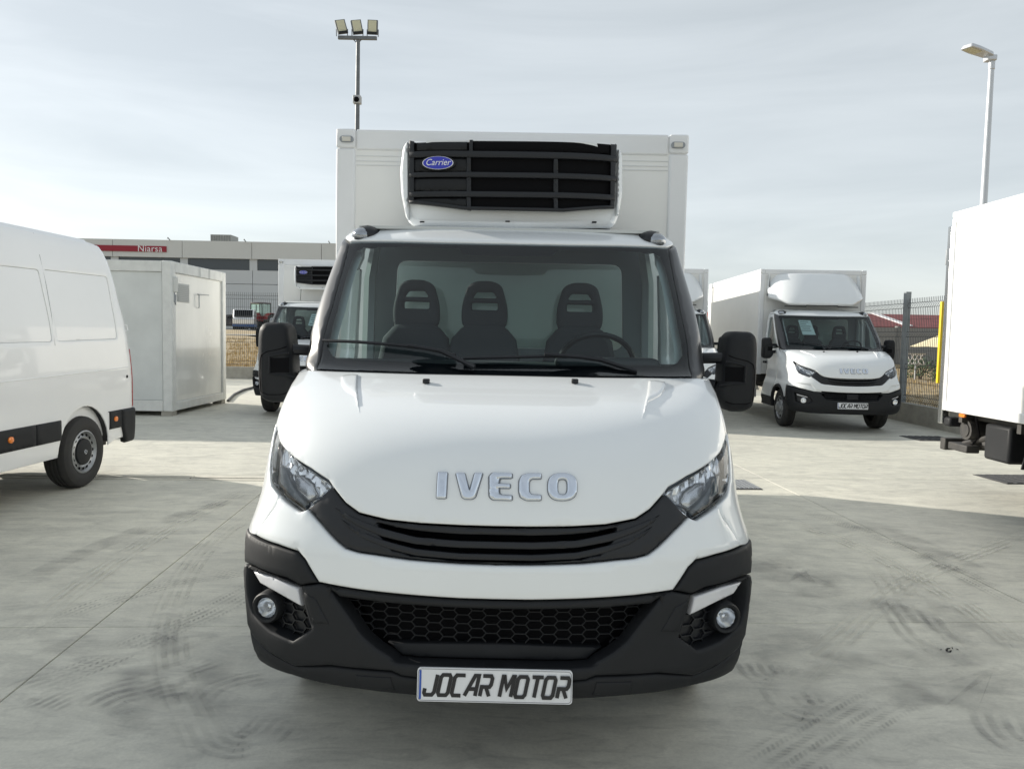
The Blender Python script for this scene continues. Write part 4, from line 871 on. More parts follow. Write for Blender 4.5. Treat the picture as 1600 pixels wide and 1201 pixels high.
# ================================================================ ground
def gpt(px, py, z=0.0):
    d = ray(px, py); t = (z-CAM_H)/d.z; p = CO+d*t; return Vector((p.x, p.y, z))
def nodes_concrete():
    m = bpy.data.materials.new('yard_concrete'); m.use_nodes = True; t = m.node_tree; p = t.nodes['Principled BSDF']; k = t.links.new
    g = N(t, 'ShaderNodeNewGeometry')
    def noise(scale, detail=5, rough=0.6, dist=0.0, sc=(1, 1, 1), rot=0.0):
        mpn = N(t, 'ShaderNodeMapping'); mpn.inputs['Scale'].default_value = sc; mpn.inputs['Rotation'].default_value = (0, 0, rot); k(g.outputs['Position'], mpn.inputs[0])
        n = N(t, 'ShaderNodeTexNoise'); n.inputs['Scale'].default_value = scale; n.inputs['Detail'].default_value = detail; n.inputs['Roughness'].default_value = rough; n.inputs['Distortion'].default_value = dist
        k(mpn.outputs[0], n.inputs['Vector']); return n.outputs['Fac']
    def ramp(f, c0, c1, p0=0.3, p1=0.7):
        r_ = N(t, 'ShaderNodeValToRGB'); r_.color_ramp.elements[0].position = p0; r_.color_ramp.elements[1].position = p1; r_.color_ramp.elements[0].color = (*c0, 1); r_.color_ramp.elements[1].color = (*c1, 1); k(f, r_.inputs[0]); return r_.outputs[0]
    def mul(a, b_, fac=1.0):
        x = N(t, 'ShaderNodeMix', data_type='RGBA', blend_type='MULTIPLY'); x.inputs[0].default_value = fac; k(a, x.inputs[6]); k(b_, x.inputs[7]); return x.outputs[2]
    base = ramp(noise(0.55, 6, 0.6, 0.4), (0.59, 0.577, 0.505), (0.675, 0.66, 0.57))
    c = mul(base, ramp(noise(1.1, 8, 0.68, 1.6, (1, 2.6, 1), 0.35), (0.74, 0.745, 0.76), (1, 1, 1), 0.30, 0.58))
    c = mul(c, ramp(noise(2.6, 8, 0.7, 2.2, (1, 3.2, 1), -0.5), (0.80, 0.80, 0.81), (1, 1, 1), 0.32, 0.50))
    c = mul(c, ramp(noise(6, 6, 0.7, 0.6), (0.88, 0.88, 0.88), (1.03, 1.03, 1.03)))
    c = mul(c, ramp(noise(60, 3, 0.7), (0.90, 0.90, 0.90), (1.04, 1.04, 1.04)))
    vo = N(t, 'ShaderNodeTexVoronoi'); vo.inputs['Scale'].default_value = 1.3; k(g.outputs['Position'], vo.inputs['Vector'])
    c = mul(c, ramp(vo.outputs['Distance'], (0.30, 0.29, 0.28), (1, 1, 1), 0.010, 0.022))
    oi = N(t, 'ShaderNodeObjectInfo'); c = mul(c, ramp(oi.outputs['Random'], (0.95, 0.95, 0.955), (1.02, 1.02, 1.01), 0, 1))
    k(c, p.inputs['Base Color']); rr = N(t, 'ShaderNodeMapRange'); rr.inputs[3].default_value = 0.50; rr.inputs[4].default_value = 0.72; k(noise(1.7, 5), rr.inputs[0]); k(rr.outputs[0], p.inputs['Roughness'])
    bp = N(t, 'ShaderNodeBump'); bp.inputs['Strength'].default_value = 0.12; bp.inputs['Distance'].default_value = 0.01; k(noise(90, 4, 0.7), bp.inputs['Height']); k(bp.outputs[0], p.inputs['Normal'])
    return m
conc = nodes_concrete()
jointm = mat('joint_dark', (0.07, 0.068, 0.06), 0.9)
b = MB(); b.add([(-400, -300, -0.018), (8.1, -300, -0.018), (8.1, 25.1, -0.018), (-400, 25.1, -0.018)], [(0, 1, 2, 3)])
yard = b.build('yard', mat('yard_base', (0.16, 0.155, 0.14), 0.85, var=0.3, vscale=2), smooth=0); tag(yard, kind='structure')
GA = R(3.86); g0 = gpt(146, 979); ux = Vector((math.cos(GA), math.sin(GA), 0)); uy = Vector((-math.sin(GA), math.cos(GA), 0)); SW, SL, JG = 5.45, 4.42, 0.006
slab_mesh = None
for i in range(-5, 3):
    for j in range(-3, 6):
        if slab_mesh is None:
            b = MB(); b.box(JG/2, SW-JG/2, JG/2, SL-JG/2, -0.016, 0.0); so_ = b.build('slab', conc, yard, bevel=0.003, seg=1); slab_mesh = so_.data
        else:
            so_ = bpy.data.objects.new('slab', slab_mesh); col.objects.link(so_); so_.parent = yard
            bv = so_.modifiers.new('bevel', 'BEVEL'); bv.width = 0.003; bv.segments = 1; bv.limit_method = 'ANGLE'
        so_.location = g0+ux*SW*i+uy*SL*j; so_.rotation_euler = (0, 0, GA)
# tyre prints: thin rubber films on the slabs
def film(name, dark, op, rib, chev):
    m = bpy.data.materials.new(name); m.use_nodes = True; t = m.node_tree; k = t.links.new; p = t.nodes['Principled BSDF']; p.inputs['Base Color'].default_value = (*dark, 1); p.inputs['Roughness'].default_value = 0.8
    uv = N(t, 'ShaderNodeUVMap'); sx = N(t, 'ShaderNodeSeparateXYZ'); k(uv.outputs[0], sx.inputs[0])
    def M_(op_, a, b_=None):
        n = N(t, 'ShaderNodeMath', operation=op_)
        for i, v in enumerate((a, b_)):
            if v is None: continue
            if isinstance(v, (int, float)): n.inputs[i].default_value = v
            else: k(v, n.inputs[i])
        return n.outputs[0]
    u, v = sx.outputs[0], sx.outputs[1]
    wv = M_('SINE', M_('MULTIPLY', u, 6.283*rib)); ribs = M_('MULTIPLY_ADD', wv, 0.9); ribs.node.inputs[2].default_value = 0.62; ribs = M_('MINIMUM', M_('MAXIMUM', ribs, 0.05), 1.0)
    if chev:
        tri = M_('ABSOLUTE', M_('SUBTRACT', M_('FRACT', M_('MULTIPLY', u, rib/2.0)), 0.5)); s2 = M_('SINE', M_('MULTIPLY', M_('ADD', v, M_('MULTIPLY', tri, 0.08)), 6.283/0.032)); s2 = M_('MULTIPLY_ADD', s2, 0.5); s2.node.inputs[2].default_value = 0.55; ribs = M_('MULTIPLY', ribs, M_('MAXIMUM', s2, 0.1))
    g = N(t, 'ShaderNodeNewGeometry'); n1 = N(t, 'ShaderNodeTexNoise'); n1.inputs['Scale'].default_value = 5; n1.inputs['Detail'].default_value = 6; k(g.outputs['Position'], n1.inputs['Vector'])
    mr = N(t, 'ShaderNodeMapRange'); mr.inputs[1].default_value = 0.36; mr.inputs[2].default_value = 0.66; k(n1.outputs['Fac'], mr.inputs[0])
    ed = M_('MINIMUM', 1.0, M_('MULTIPLY', M_('SUBTRACT', 0.5, M_('ABSOLUTE', M_('SUBTRACT', u, 0.5))), 9)); w_ = N(t, 'ShaderNodeAttribute', attribute_name='fade')
    a = M_('MULTIPLY', M_('MULTIPLY', ribs, mr.outputs[0]), M_('MULTIPLY', ed, M_('MULTIPLY', w_.outputs['Fac'], op))); k(a, p.inputs['Alpha']); return m
f_rib = film('rubber_ribs', (0.20, 0.20, 0.205), 0.34, 5, False); f_chev = film('rubber_tread', (0.22, 0.22, 0.21), 0.45, 6, True); f_dust = film('dust_tracks', (0.62, 0.61, 0.55), 0.45, 4, False); f_smear = film('rubber_smear', (0.24, 0.24, 0.24), 0.26, 0.5, False)
zlev = 0.0015
def mark(pts, wd, m):
    global zlev
    zlev += 0.00025; q = [gpt(*p) for p in pts]; P_ = []
    for i in range(len(q)-1):
        p0, p1, p2, p3 = q[max(i-1, 0)], q[i], q[i+1], q[min(i+2, len(q)-1)]
        for k in range(6):
            t = k/6; P_.append(0.5*((2*p1)+(p2-p0)*t+(2*p0-5*p1+4*p2-p3)*t*t+(3*p1-p0-3*p2+p3)*t**3))
    P_.append(q[-1]); V = []; L_ = [0]
    for i, p in enumerate(P_):
        t = (P_[min(i+1, len(P_)-1)]-P_[max(i-1, 0)]).normalized(); n = Vector((-t.y, t.x, 0)); V += [p+n*wd/2+Vector((0, 0, zlev)), p-n*wd/2+Vector((0, 0, zlev))]
        if i: L_.append(L_[-1]+(p-P_[i-1]).length)
    me = mesh_from('tyre_mark', V, [(2*i+1, 2*i+3, 2*i+2, 2*i) for i in range(len(P_)-1)], 0); uvl = me.uv_layers.new(name='UVMap')
    for lp in me.loops: i = lp.vertex_index; uvl.data[lp.index].uv = (i % 2, L_[i//2])
    at = me.attributes.new('fade', 'FLOAT', 'POINT'); tot = L_[-1]
    for i in range(len(V)): s_ = L_[i//2]/tot; at.data[i].value = min(1, s_*5, (1-s_)*5)
    o = link('tyre_mark', me, m, yard); return o
for pts, wd, m in (([(40, 1075), (150, 1035), (260, 985), (330, 955), (420, 905)], 0.24, f_chev), ([(60, 985), (150, 945), (250, 915), (330, 900), (430, 888)], 0.22, f_chev), ([(250, 1040), (255, 985), (290, 900), (340, 840), (400, 800)], 0.2, f_dust), ([(340, 1190), (300, 1110), (275, 1050), (270, 1000), (280, 930)], 0.2, f_dust),
                   ([(10, 1095), (50, 1075), (90, 1062)], 0.26, f_rib), ([(60, 1110), (110, 1085), (150, 1070)], 0.2, f_rib), ([(140, 1105), (180, 1085), (225, 1075)], 0.3, f_rib), ([(225, 1085), (255, 1075), (300, 1068)], 0.26, f_rib), ([(255, 1055), (290, 1045), (335, 1030)], 0.22, f_rib), ([(330, 1100), (350, 1080), (385, 1068), (420, 1062)], 0.26, f_rib), ([(330, 1150), (370, 1165), (410, 1150), (440, 1120)], 0.24, f_rib), ([(90, 1025), (120, 1010), (160, 1000)], 0.3, f_smear), ([(150, 1100), (260, 1080), (380, 1060)], 0.7, f_smear), ([(230, 1010), (270, 1000), (300, 985)], 0.4, f_smear),
                   ([(1190, 1215), (1260, 1170), (1330, 1125), (1400, 1085)], 0.30, f_chev), ([(1180, 1035), (1195, 1055), (1230, 1062)], 0.26, f_rib), ([(1225, 1075), (1250, 1105), (1300, 1110)], 0.3, f_rib), ([(1400, 940), (1420, 965), (1450, 1000), (1500, 1020)], 0.34, f_rib), ([(1560, 1115), (1580, 1150), (1620, 1170)], 0.3, f_rib), ([(1230, 920), (1270, 925), (1320, 920)], 0.25, f_smear), ([(1340, 1085), (1400, 1090), (1460, 1080)], 0.24, f_smear), ([(1190, 990), (1250, 1020), (1320, 1060)], 0.6, f_smear), ([(1420, 1010), (1500, 1060), (1620, 1090)], 0.8, f_smear), ([(1380, 930), (1480, 970), (1600, 1020)], 0.5, f_smear), ([(1180, 870), (1240, 900), (1300, 890)], 0.5, f_smear), ([(1330, 810), (1450, 860), (1560, 920)], 0.4, f_smear), ([(1370, 880), (1430, 960), (1500, 1040)], 0.3, f_dust), ([(1190, 800), (1330, 850), (1480, 930), (1640, 1050)], 0.2, f_dust), ([(1200, 780), (1400, 850), (1620, 960)], 0.2, f_chev), ([(1170, 1140), (1300, 1010), (1440, 900), (1620, 830)], 0.2, f_dust), ([(20, 1000), (150, 900), (260, 830), (400, 760)], 0.2, f_dust), ([(0, 930), (140, 860), (300, 800), (420, 770)], 0.2, f_smear)):
    mark(pts, wd, m)
# drain: concrete edge strip with a slot, grating lids
kerbm = mat('drain_edge', (0.55, 0.53, 0.46), 0.8, var=0.25, vscale=7, bump=0.2, bscale=60)
dr0 = gpt(150, 745); dr1 = gpt(1172, 757); dv = (dr1-dr0); dn = dv.normalized(); dp_ = Vector((-dn.y, dn.x, 0)); ln = dv.length
drain = empty('drainage_channel', dr0-dn*4); ang = math.atan2(dn.y, dn.x); drain.rotation_euler = (0, 0, ang); tag(drain, 'narrow slot drain with pale concrete edges crossing the yard behind the parked vehicles', 'drain')
k_ = 0; x_ = 0.0
while x_ < ln+2.2:
    b = MB(); b.box(x_+0.003, x_+0.995, 0.014, 0.12, -0.03, 0.007); b.build('edge_stone', kerbm, drain, bevel=0.006, seg=1); b = MB(); b.box(x_+0.003, x_+0.995, -0.12, -0.014, -0.03, 0.006); b.build('edge_stone', kerbm, drain, bevel=0.006, seg=1); x_ += 1.0
b = MB(); b.box(0, ln+4, -0.0135, 0.0135, -0.03, 0.0025); b.build('slot', black, drain)
def lid(px, py, w_, l_, label):
    c = gpt(px, py); e = empty('drain_cover', (c.x, c.y, 0.003), GA); b = MB(); b.box(-w_/2, w_/2, -l_/2, l_/2, -0.01, 0.003); b.build('frame', mat('cast_iron', (0.06, 0.06, 0.062), 0.6, var=0.4, vscale=20), e)
    n = 6
    for q in range(n):
        b = MB(); u = -w_/2+w_*(q+0.5)/n; b.box(u-w_/n*0.3, u+w_/n*0.3, -l_/2+0.03, l_/2-0.03, 0.0035, 0.010); b.build('grate_bar', galv if w_ < 0.4 else MATS['cast_iron'], e)
    tag(e, label, 'drain cover'); return e
lid(1156, 757, 0.30, 0.55, 'small steel grating in the sunlit concrete just behind the main truck')
lid(1452, 685, 0.70, 0.60, 'dark square iron cover set in the concrete in front of the low wall')
lid(1590, 749, 0.70, 0.60, 'dark iron cover in sunlit concrete beneath the box truck with tail lift')
crumbs = empty('oil_crumbs', gpt(1482, 1016)); tag(crumbs, 'few dark crumbs of dirt lying on the shaded concrete', 'debris')
for k in range(7):
    b = MB(); r_ = random.uniform(0.003, 0.008); b.lathe([(0.001, -r_), (r_*0.8, -r_*0.5), (r_, 0.1*r_), (r_*0.6, r_*0.8), (0.001, r_)], 7, Matrix.Translation((random.uniform(-0.06, 0.06), random.uniform(-0.03, 0.03), r_*0.6)) @ Matrix.Rotation(random.uniform(0, 3), 4, 'Y') @ Matrix.Diagonal((1.6, 1, 0.6, 1))); b.build('crumb', black, crumbs)
# terrain outside the yard
def th(x, y):
    d = max(0, y-25.2, 0); e = max(0, x-8.1)
    return min(1.5, 0.30+0.031*d+0.02*min(e, 25))+0.06*math.sin(x*0.7+y*0.3)*min(1, (d+e)*0.2)+0.04*math.sin(x*1.9-y*1.1)*min(1, (d+e)*0.2)
b = MB()
def grid(xs, ys):
    V = [(x, y, th(x, y)) for y in ys for x in xs]; n = len(xs); b.add(V, [(j*n+i, j*n+i+1, (j+1)*n+i+1, (j+1)*n+i) for j in range(len(ys)-1) for i in range(n-1)])
grid(list(np.concatenate([np.linspace(-500, -30, 12), np.arange(-28, 40, 1.0), np.linspace(44, 500, 14)])), list(np.concatenate([np.arange(25.2, 45, 0.8), np.linspace(46, 110, 20), np.linspace(130, 1500, 12)])))
grid(list(np.concatenate([np.arange(8.2, 30, 0.8), np.linspace(32, 500, 14)])), list(np.concatenate([np.linspace(-300, 0, 6), np.arange(2, 25.3, 0.8), [25.2]])))
dirt = mat('dry_ground', (0.42, 0.33, 0.20), 0.95, var=0.35, vscale=0.8, c2=(0.30, 0.23, 0.13), bump=0.6, bscale=9)
terrain = b.build('terrain', dirt); tag(terrain, kind='structure')
b = MB(); b.add([(-300, 52, th(0, 52)+0.09), (60, 52, th(0, 52)+0.09), (60, 86, 1.62), (-300, 86, 1.62)], [(0, 1, 2, 3)]); rd = b.build('access_road', mat('road_pale', (0.36, 0.35, 0.32), 0.85, var=0.2, vscale=0.4), smooth=0); tag(rd, kind='structure')
# dry grass
gv = []; gf = []
def tuft(x, y, h, n):
    z = th(x, y)-0.01
    for _ in range(n):
        a = random.uniform(0, 6.28); l = random.uniform(0.02, 0.09); bx_, by_ = x+random.uniform(-0.05, 0.05), y+random.uniform(-0.05, 0.05); hh = h*random.uniform(0.5, 1.1); w_ = 0.006
        i = len(gv); c, s = math.cos(a), math.sin(a); gv.extend([(bx_-s*w_, by_+c*w_, z), (bx_+s*w_, by_-c*w_, z), (bx_+c*l, by_+s*l, z+hh)]); gf.append((i, i+1, i+2))
for _ in range(4200):
    y = 25.4+random.random()**1.6*22; x = random.uniform(-0.46*y-1, -0.25*y); tuft(x, y, random.uniform(0.06, 0.26), 5)
for _ in range(2600):
    y = random.uniform(12, 30); x = 8.4+random.random()**1.3*9; tuft(x, y, random.uniform(0.04, 0.16), 5)
go = link('dry_grass', mesh_from('dry_grass', gv, gf, 0), mat('dry_grass', (0.52, 0.38, 0.17), 0.9, var=0.4, vscale=3, c2=(0.36, 0.25, 0.10))); tag(go, 'parched yellow grass growing on the bank beyond the fence', 'grass', kind='stuff')

# ================================================================ low wall and mesh fence round the yard
wallm = mat('wall_concrete', (0.42, 0.40, 0.35), 0.85, var=0.3, vscale=5, bump=0.3, bscale=40)
postm = mat('fence_post', (0.30, 0.33, 0.35), 0.5, metal=0.5, var=0.2, vscale=6); wirem = mat('fence_wire', (0.10, 0.11, 0.115), 0.5, metal=0.2)
def wire_panel(ln=2.46, h=2.12):
    b = MB(); folds = [0.12, 0.75, 1.4, 1.98]
    def fx(z):
        return 0.035 if any(abs(z-f) < 0.03 for f in folds) else 0.0
    zs = [0]
    for f in folds: zs += [f-0.05, f, f+0.05]
    zs.append(h); n = int(ln/0.0625)
    for i in range(n+1):
        x = i*ln/n; b.tube([(x, fx(z), z) for z in zs], 0.0055, 3, caps=False)
    for f in folds:
        for z in (f-0.05, f+0.05): b.tube([(0, 0, z), (ln, 0, z)], 0.0060, 3, caps=False)
    for z in (0.43, 1.08, 1.7): b.tube([(0, 0.004, z), (ln, 0.004, z)], 0.0032, 3, caps=False)
    me = mesh_from('wire_panel', b.v, b.f, 0); me.materials.append(wirem); return me
WP = wire_panel(); pb = MB(); pb.box(-0.04, 0.04, -0.04, 0.04, 0, 2.26); PM = mesh_from('fence_post', pb.v, pb.f, 0); PM.materials.append(postm)
pb = MB(); pb.box(-0.052, 0.052, -0.052, 0.052, 0, 2.26); PM2 = mesh_from('fence_post', pb.v, pb.f, 0); PM2.materials.append(postm)
bb = MB(); bb.box(0.004, 2.496, -0.10, 0.10, 0, 0.38); BM_ = mesh_from('wall_block', bb.v, bb.f, 0); BM_.materials.append(wallm)
def run(p, ang, n, lf, lw, zt=0.38, pm=None):
    f = empty('mesh_fence', (p[0], p[1], zt), ang); w_ = empty('boundary_wall', (p[0], p[1], 0), ang)
    for k in range(n):
        for me, nm, par, x in ((WP, 'wire_panel', f, k*2.5+0.02), (pm or PM, 'fence_post', f, k*2.5), (BM_, 'wall_block', w_, k*2.5)):
            o = bpy.data.objects.new(nm, me); col.objects.link(o); o.parent = par; o.location = (x, 0.0, 0)
    tag(f, lf, 'fence'); tag(w_, lw, 'wall'); return f, w_
run((-27.0, 25.0), 0.0, 14, 'welded mesh fence along the back of the yard, dry grass behind it', 'low pale block wall under the back fence, behind the parked trucks')[0].scale = (1, 1, 1.14)
run((8.0, 3.2), R(90), 9, 'welded mesh fence with a thick grey post beside the far parked truck', 'low concrete wall running from the truck with tail lift towards the far truck', zt=0.36, pm=PM2)

# ================================================================ site cabin
cab_loc = gpt(270, 650); C0 = empty('site_cabin', (cab_loc.x, cab_loc.y, 0), R(0.6)); tag(C0, 'white flat-roofed steel site cabin with corner posts and a wall lamp', 'cabin')
cabm = mat('cabin_paint', (0.66, 0.68, 0.67), 0.45, var=0.10, vscale=1.6, c2=(0.56, 0.58, 0.57)); cabf = mat('cabin_frame', (0.70, 0.71, 0.69), 0.45, var=0.15, vscale=6); cabp = mat('cabin_side', (0.72, 0.73, 0.70), 0.25, coat=0.3, var=0.12, vscale=1.4, c2=(0.60, 0.61, 0.59), aniso=(1, 1, 0.35))
CH = 2.80; CL = 5.9; CW = 2.70
def cb(nm, m, *a, bev=0.01, par=C0): q = MB(); q.box(*a); return q.build(nm, m, par, bevel=bev)
cb('wall_core', cabm, -CL+0.05, -0.05, 0.05, CW-0.05, 0.14, CH-0.05)
for x in (-CL, -0.18):
    for y in (0, CW-0.18): cb('corner_post', cabf, x, x+0.18, y, y+0.18, 0.08, CH, bev=0.02)
for y in (0.0, CW-0.14): cb('top_beam', cabf, -CL+0.18, -0.18, y+0.004, y+0.136, CH-0.20, CH-0.004); cb('base_beam', cabf, -CL+0.18, -0.18, y+0.004, y+0.136, 0.084, 0.28)
for x in (-CL, -0.14): cb('top_beam', cabf, x+0.004, x+0.136, 0.18, CW-0.18, CH-0.20, CH-0.004); cb('base_beam', cabf, x+0.004, x+0.136, 0.18, CW-0.18, 0.084, 0.24)
for k in range(5):
    x1 = -0.19-k*1.12; cb('wall_panel', cabm, x1-1.11, x1, 0.034, 0.06, 0.285, CH-0.205, bev=0.004)
cb('side_panel', cabp, -0.075, -0.045, 0.185, CW-0.185, 0.245, CH-0.205, bev=0.004)
for y in (1.25, 1.31, 1.75, 1.80): cb('beam_clip', cabf, -0.003, 0.004, y, y+0.02, CH-0.20, CH-0.01, bev=0)
lb = cb('wall_lamp', mat('lamp_box', (0.55, 0.56, 0.54), 0.5), -0.045, 0.03, 0.05, 0.22, 2.24, 2.52, bev=0.02); q = MB(); q.tube([(0.0, 0.10, 2.25), (0.0, 0.11, 2.08), (0.0, 0.14, 2.02), (0.0, 0.16, 2.2)], 0.018, 6); q.build('lamp_hook', lampgrey, lb)
vg = cb('vent_grille', mat('vent_grey', (0.48, 0.49, 0.48), 0.6), -0.045, -0.030, 0.35, 0.85, 2.08, 2.42, bev=0.004)
for k in range(9): cb('vent_slat', mat('vent_slat', (0.40, 0.41, 0.40), 0.6), -0.0305, -0.024, 0.37, 0.83, 2.10+k*0.034, 2.118+k*0.034, bev=0, par=vg)
q = MB(); q.tube([(-0.03, 1.22, 2.26), (0.01, 1.22, 2.26), (0.01, 1.70, 2.27)], 0.010, 6); q.tube([(0.0, 1.24, 2.26), (0.0, 1.24, 2.02), (-0.03, 1.30, 2.0)], 0.010, 6); q.build('window_bar_bracket', galv, C0)
for y in (0.02, CW-0.22):
    for x in (-CL+0.02, -0.22): cb('support_block', wallm, x, x+0.2, y, y+0.2, 0.0, 0.082, bev=0.005)
b = MB(); ends = [gpt(356, 628), gpt(366, 618), gpt(380, 611), gpt(402, 605), gpt(430, 598), gpt(470, 596)]; b.tube([p+Vector((0, 0, 0.03)) for p in ends], 0.03, 8); hs = b.build('water_hose', mat('hose_dark', (0.06, 0.06, 0.06), 0.6)); tag(hs, 'thick dark hose lying on the concrete beside the white cabin', 'hose')

# ================================================================ mast and street lamp
mx_ = (567-800-10.5)/FPX*24.6; MT = empty('floodlight_mast', (mx_, 24.4, -0.33)); tag(MT, 'tall grey mast carrying three floodlights on a crossbar', 'floodlight mast')
mastm = mat('mast_grey', (0.16, 0.17, 0.18), 0.5, metal=0.3, var=0.2, vscale=5)
b = MB(); b.tube([(0, 0, 0.32), (0, 0, 5), (0.02, 0, 10.9)], [0.10, 0.085, 0.06], 12); b.build('mast_pole', mastm, MT)
b = MB(); b.box(-0.60, 0.60, -0.05, 0.05, 10.93, 11.03); b.tube([(-0.12, 0, 10.93), (0, 0, 10.80), (0.12, 0, 10.93)], 0.02, 6); b.build('crossbar', mastm, MT, bevel=0.01)
for x, rz, rx in ((-0.48, 22, -12), (0.0, 16, -12), (0.47, -4, -8)):
    M = Matrix.Translation((x, -0.06, 11.28)) @ Matrix.Rotation(R(-rz*0.8), 4, 'Y') @ Matrix.Rotation(R(rz), 4, 'Z') @ Matrix.Rotation(R(rx+18), 4, 'X')
    b = MB(); b.box(-0.16, 0.16, 0.0, 0.07, -0.20, 0.22, M); fl_ = b.build('floodlight', mastm, MT, bevel=0.008)
    b = MB(); b.box(-0.125, 0.125, -0.006, -0.001, -0.12, 0.20, M); b.build('lamp_glass', mat('led_panel', (0.55, 0.53, 0.38), 0.35), fl_)
    b = MB(); b.box(-0.15, 0.15, -0.05, 0.0, -0.20, -0.13, M); b.build('driver_box', plastic, fl_, bevel=0.006)
    b = MB(); b.tube([(x-0.17, 0.0, 11.02), (x-0.175, 0.0, 11.24)], 0.014, 6); b.tube([(x+0.17, 0.0, 11.02), (x+0.175, 0.0, 11.24)], 0.014, 6); b.build('bracket', mastm, fl_)
b = MB(); b.box(-0.11, 0.13, -0.14, 0.10, 8.98, 9.22); cc = b.build('camera_housing', mat('cam_grey', (0.42, 0.43, 0.44), 0.5), MT, bevel=0.02); b = MB(); b.lathe([(0.085, 0), (0.08, 0.04), (0.05, 0.07), (0.001, 0.08)], 14, Matrix.Translation((0.01, -0.14, 9.08)) @ Vector((0, -1, -0.2)).to_track_quat('X', 'Z').to_matrix().to_4x4()); b.build('camera_lens', black, cc)
sx = (1531-800-10)/FPX*17.0; SLm = empty('street_lamp', (sx, 17.0, th(sx, 17.0)-0.05)); tag(SLm, 'pale steel street lamp with a flat angled head beyond the fence', 'street lamp')
lampal = mat('lamp_alu', (0.55, 0.57, 0.60), 0.35, metal=0.4)
b = MB(); b.tube([(0, 0, 0), (0, 0, 4), (0, 0, 7.25)], [0.09, 0.075, 0.055], 14); b.build('lamp_post', lampal, SLm)
b = MB(); b.tube([(0, 0, 7.2), (0, 0, 7.42)], 0.065, 12); b.box(-0.14, 0.06, -0.10, 0.10, 7.38, 7.50); b.build('lamp_bracket', lampal, SLm, bevel=0.02)
M = Matrix.Translation((-0.06, 0, 7.47)) @ Matrix.Rotation(R(8), 4, 'Y') @ Matrix.Rotation(R(200), 4, 'Z')
b = MB(); b.prism(rpoly([(0, -0.13), (0.45, -0.17), (0.70, -0.15), (0.70, 0.15), (0.45, 0.17), (0, 0.13)], 0.05), lambda x, y: M @ Vector((x, y, 0.0)), lambda x, y: M @ Vector((x*0.96+0.01, y*0.8, 0.085))); lh = b.build('lamp_head', lampal, SLm, bevel=0.015)
b = MB(); b.box(0.34, 0.66, -0.11, 0.11, -0.006, -0.001, M); b.build('lamp_glass', mat('led_panel', (0.55, 0.53, 0.38), 0.35), lh)

# ================================================================ industrial building at the far left
BY = 90.0
def bpt(px, py, y=BY):
    d = ray(px, py); p = CO+d*((y-CO.y)/d.y); return p.x, p.z
bld = empty('industrial_building', (0, 0, 0)); tag(bld, 'long pale grey industrial hall with red sign on its parapet', 'building')
fac = mat('hall_cladding', (0.60, 0.625, 0.64), 0.6, var=0.05, vscale=0.2); par = mat('hall_parapet', (0.64, 0.65, 0.63), 0.6, var=0.05, vscale=0.3); hwin = mat('hall_window', (0.035, 0.045, 0.055), 0.15, coat=0.5)
xl = -95.0; xr = bpt(610, 400)[0]; zb = 1.4; ztop = bpt(340, 377)[1]; zpar = bpt(340, 404)[1]; zw = bpt(365, 422)[1]
b = MB(); b.box(xl, xr, BY+0.3, BY+40, zb, ztop-0.6); b.build('hall_core', fac, bld)
def bq(nm, m, x0, x1, z0, z1, y0=0.0, y1=0.3, par_=bld): q = MB(); q.box(x0, x1, BY+y0, BY+y1, z0, z1); return q.build(nm, m, par_)
step = (bpt(394.6, 440)[0]-xl)/8
xs_ = [xl+k*step for k in range(0, 13) if xl+k*step < xr]+[xr]; zmid = bpt(390, 444)[1]
for a, c in zip(xs_[:-1], xs_[1:]):
    bq('parapet_panel', par, a+0.03, c-0.03, zpar, ztop, -0.25, 0.29); bq('wall_panel', fac, a+0.03, c-0.03, zb, zmid-0.03); bq('wall_panel', fac, a+0.03, c-0.03, zmid+0.03, zw)
    bq('window', hwin, a+0.55, c-0.35, zw+0.04, zpar-0.04, 0.12, 0.28); bq('mullion', fac, c-0.34, min(c+0.54, xr), zw, zpar-0.002, 0.0, 0.29)
sa, sc = bpt(163, 380), bpt(262, 395); sg = bq('sign_board', mat('sign_red', (0.30, 0.012, 0.03), 0.5), sa[0]-14, sc[0], sc[1]+0.05, sa[1]-0.25, -0.36, -0.26)
text_mesh('sign_lettering', 'Niarsa', 1.05, lambda u, v, h: Vector(((bpt(256, 388)[0]+u), BY-0.37, (sc[1]+sa[1]-0.2)/2+v)), white, sg, align='RIGHT', space=1.05)
ru0, ru1 = bpt(313, 361), bpt(346, 378); bq('rooftop_unit', mat('hvac_grey', (0.33, 0.33, 0.31), 0.7, var=0.2, vscale=2), ru0[0], ru1[0], ru1[1]-1.0, ru0[1], 3, 5.5)
for k in range(8):
    xx = ru0[0]+(ru1[0]-ru0[0])*(k+0.5)/8; bq('unit_louvre', mat('hvac_dark', (0.22, 0.22, 0.21), 0.7), xx-0.04, xx+0.04, ru1[1]-0.9, ru0[1]-0.1, 2.94, 3.0)
for px in (228, 290): xx, zz = bpt(px, 372); bq('roof_vent', galv, xx-0.8, xx+0.8, ztop-0.1, ztop+0.22, 2.0, 3.5)
for px in (267, 385, 516):
    xx, zz = bpt(px, 380); q = MB(); q.tube([(xx, BY-0.2, ztop), (xx-0.1, BY-0.6, ztop+0.25), (xx+0.1, BY-1.1, ztop+0.1)], 0.06, 6); q.build('parapet_lamp', lampgrey, bld)

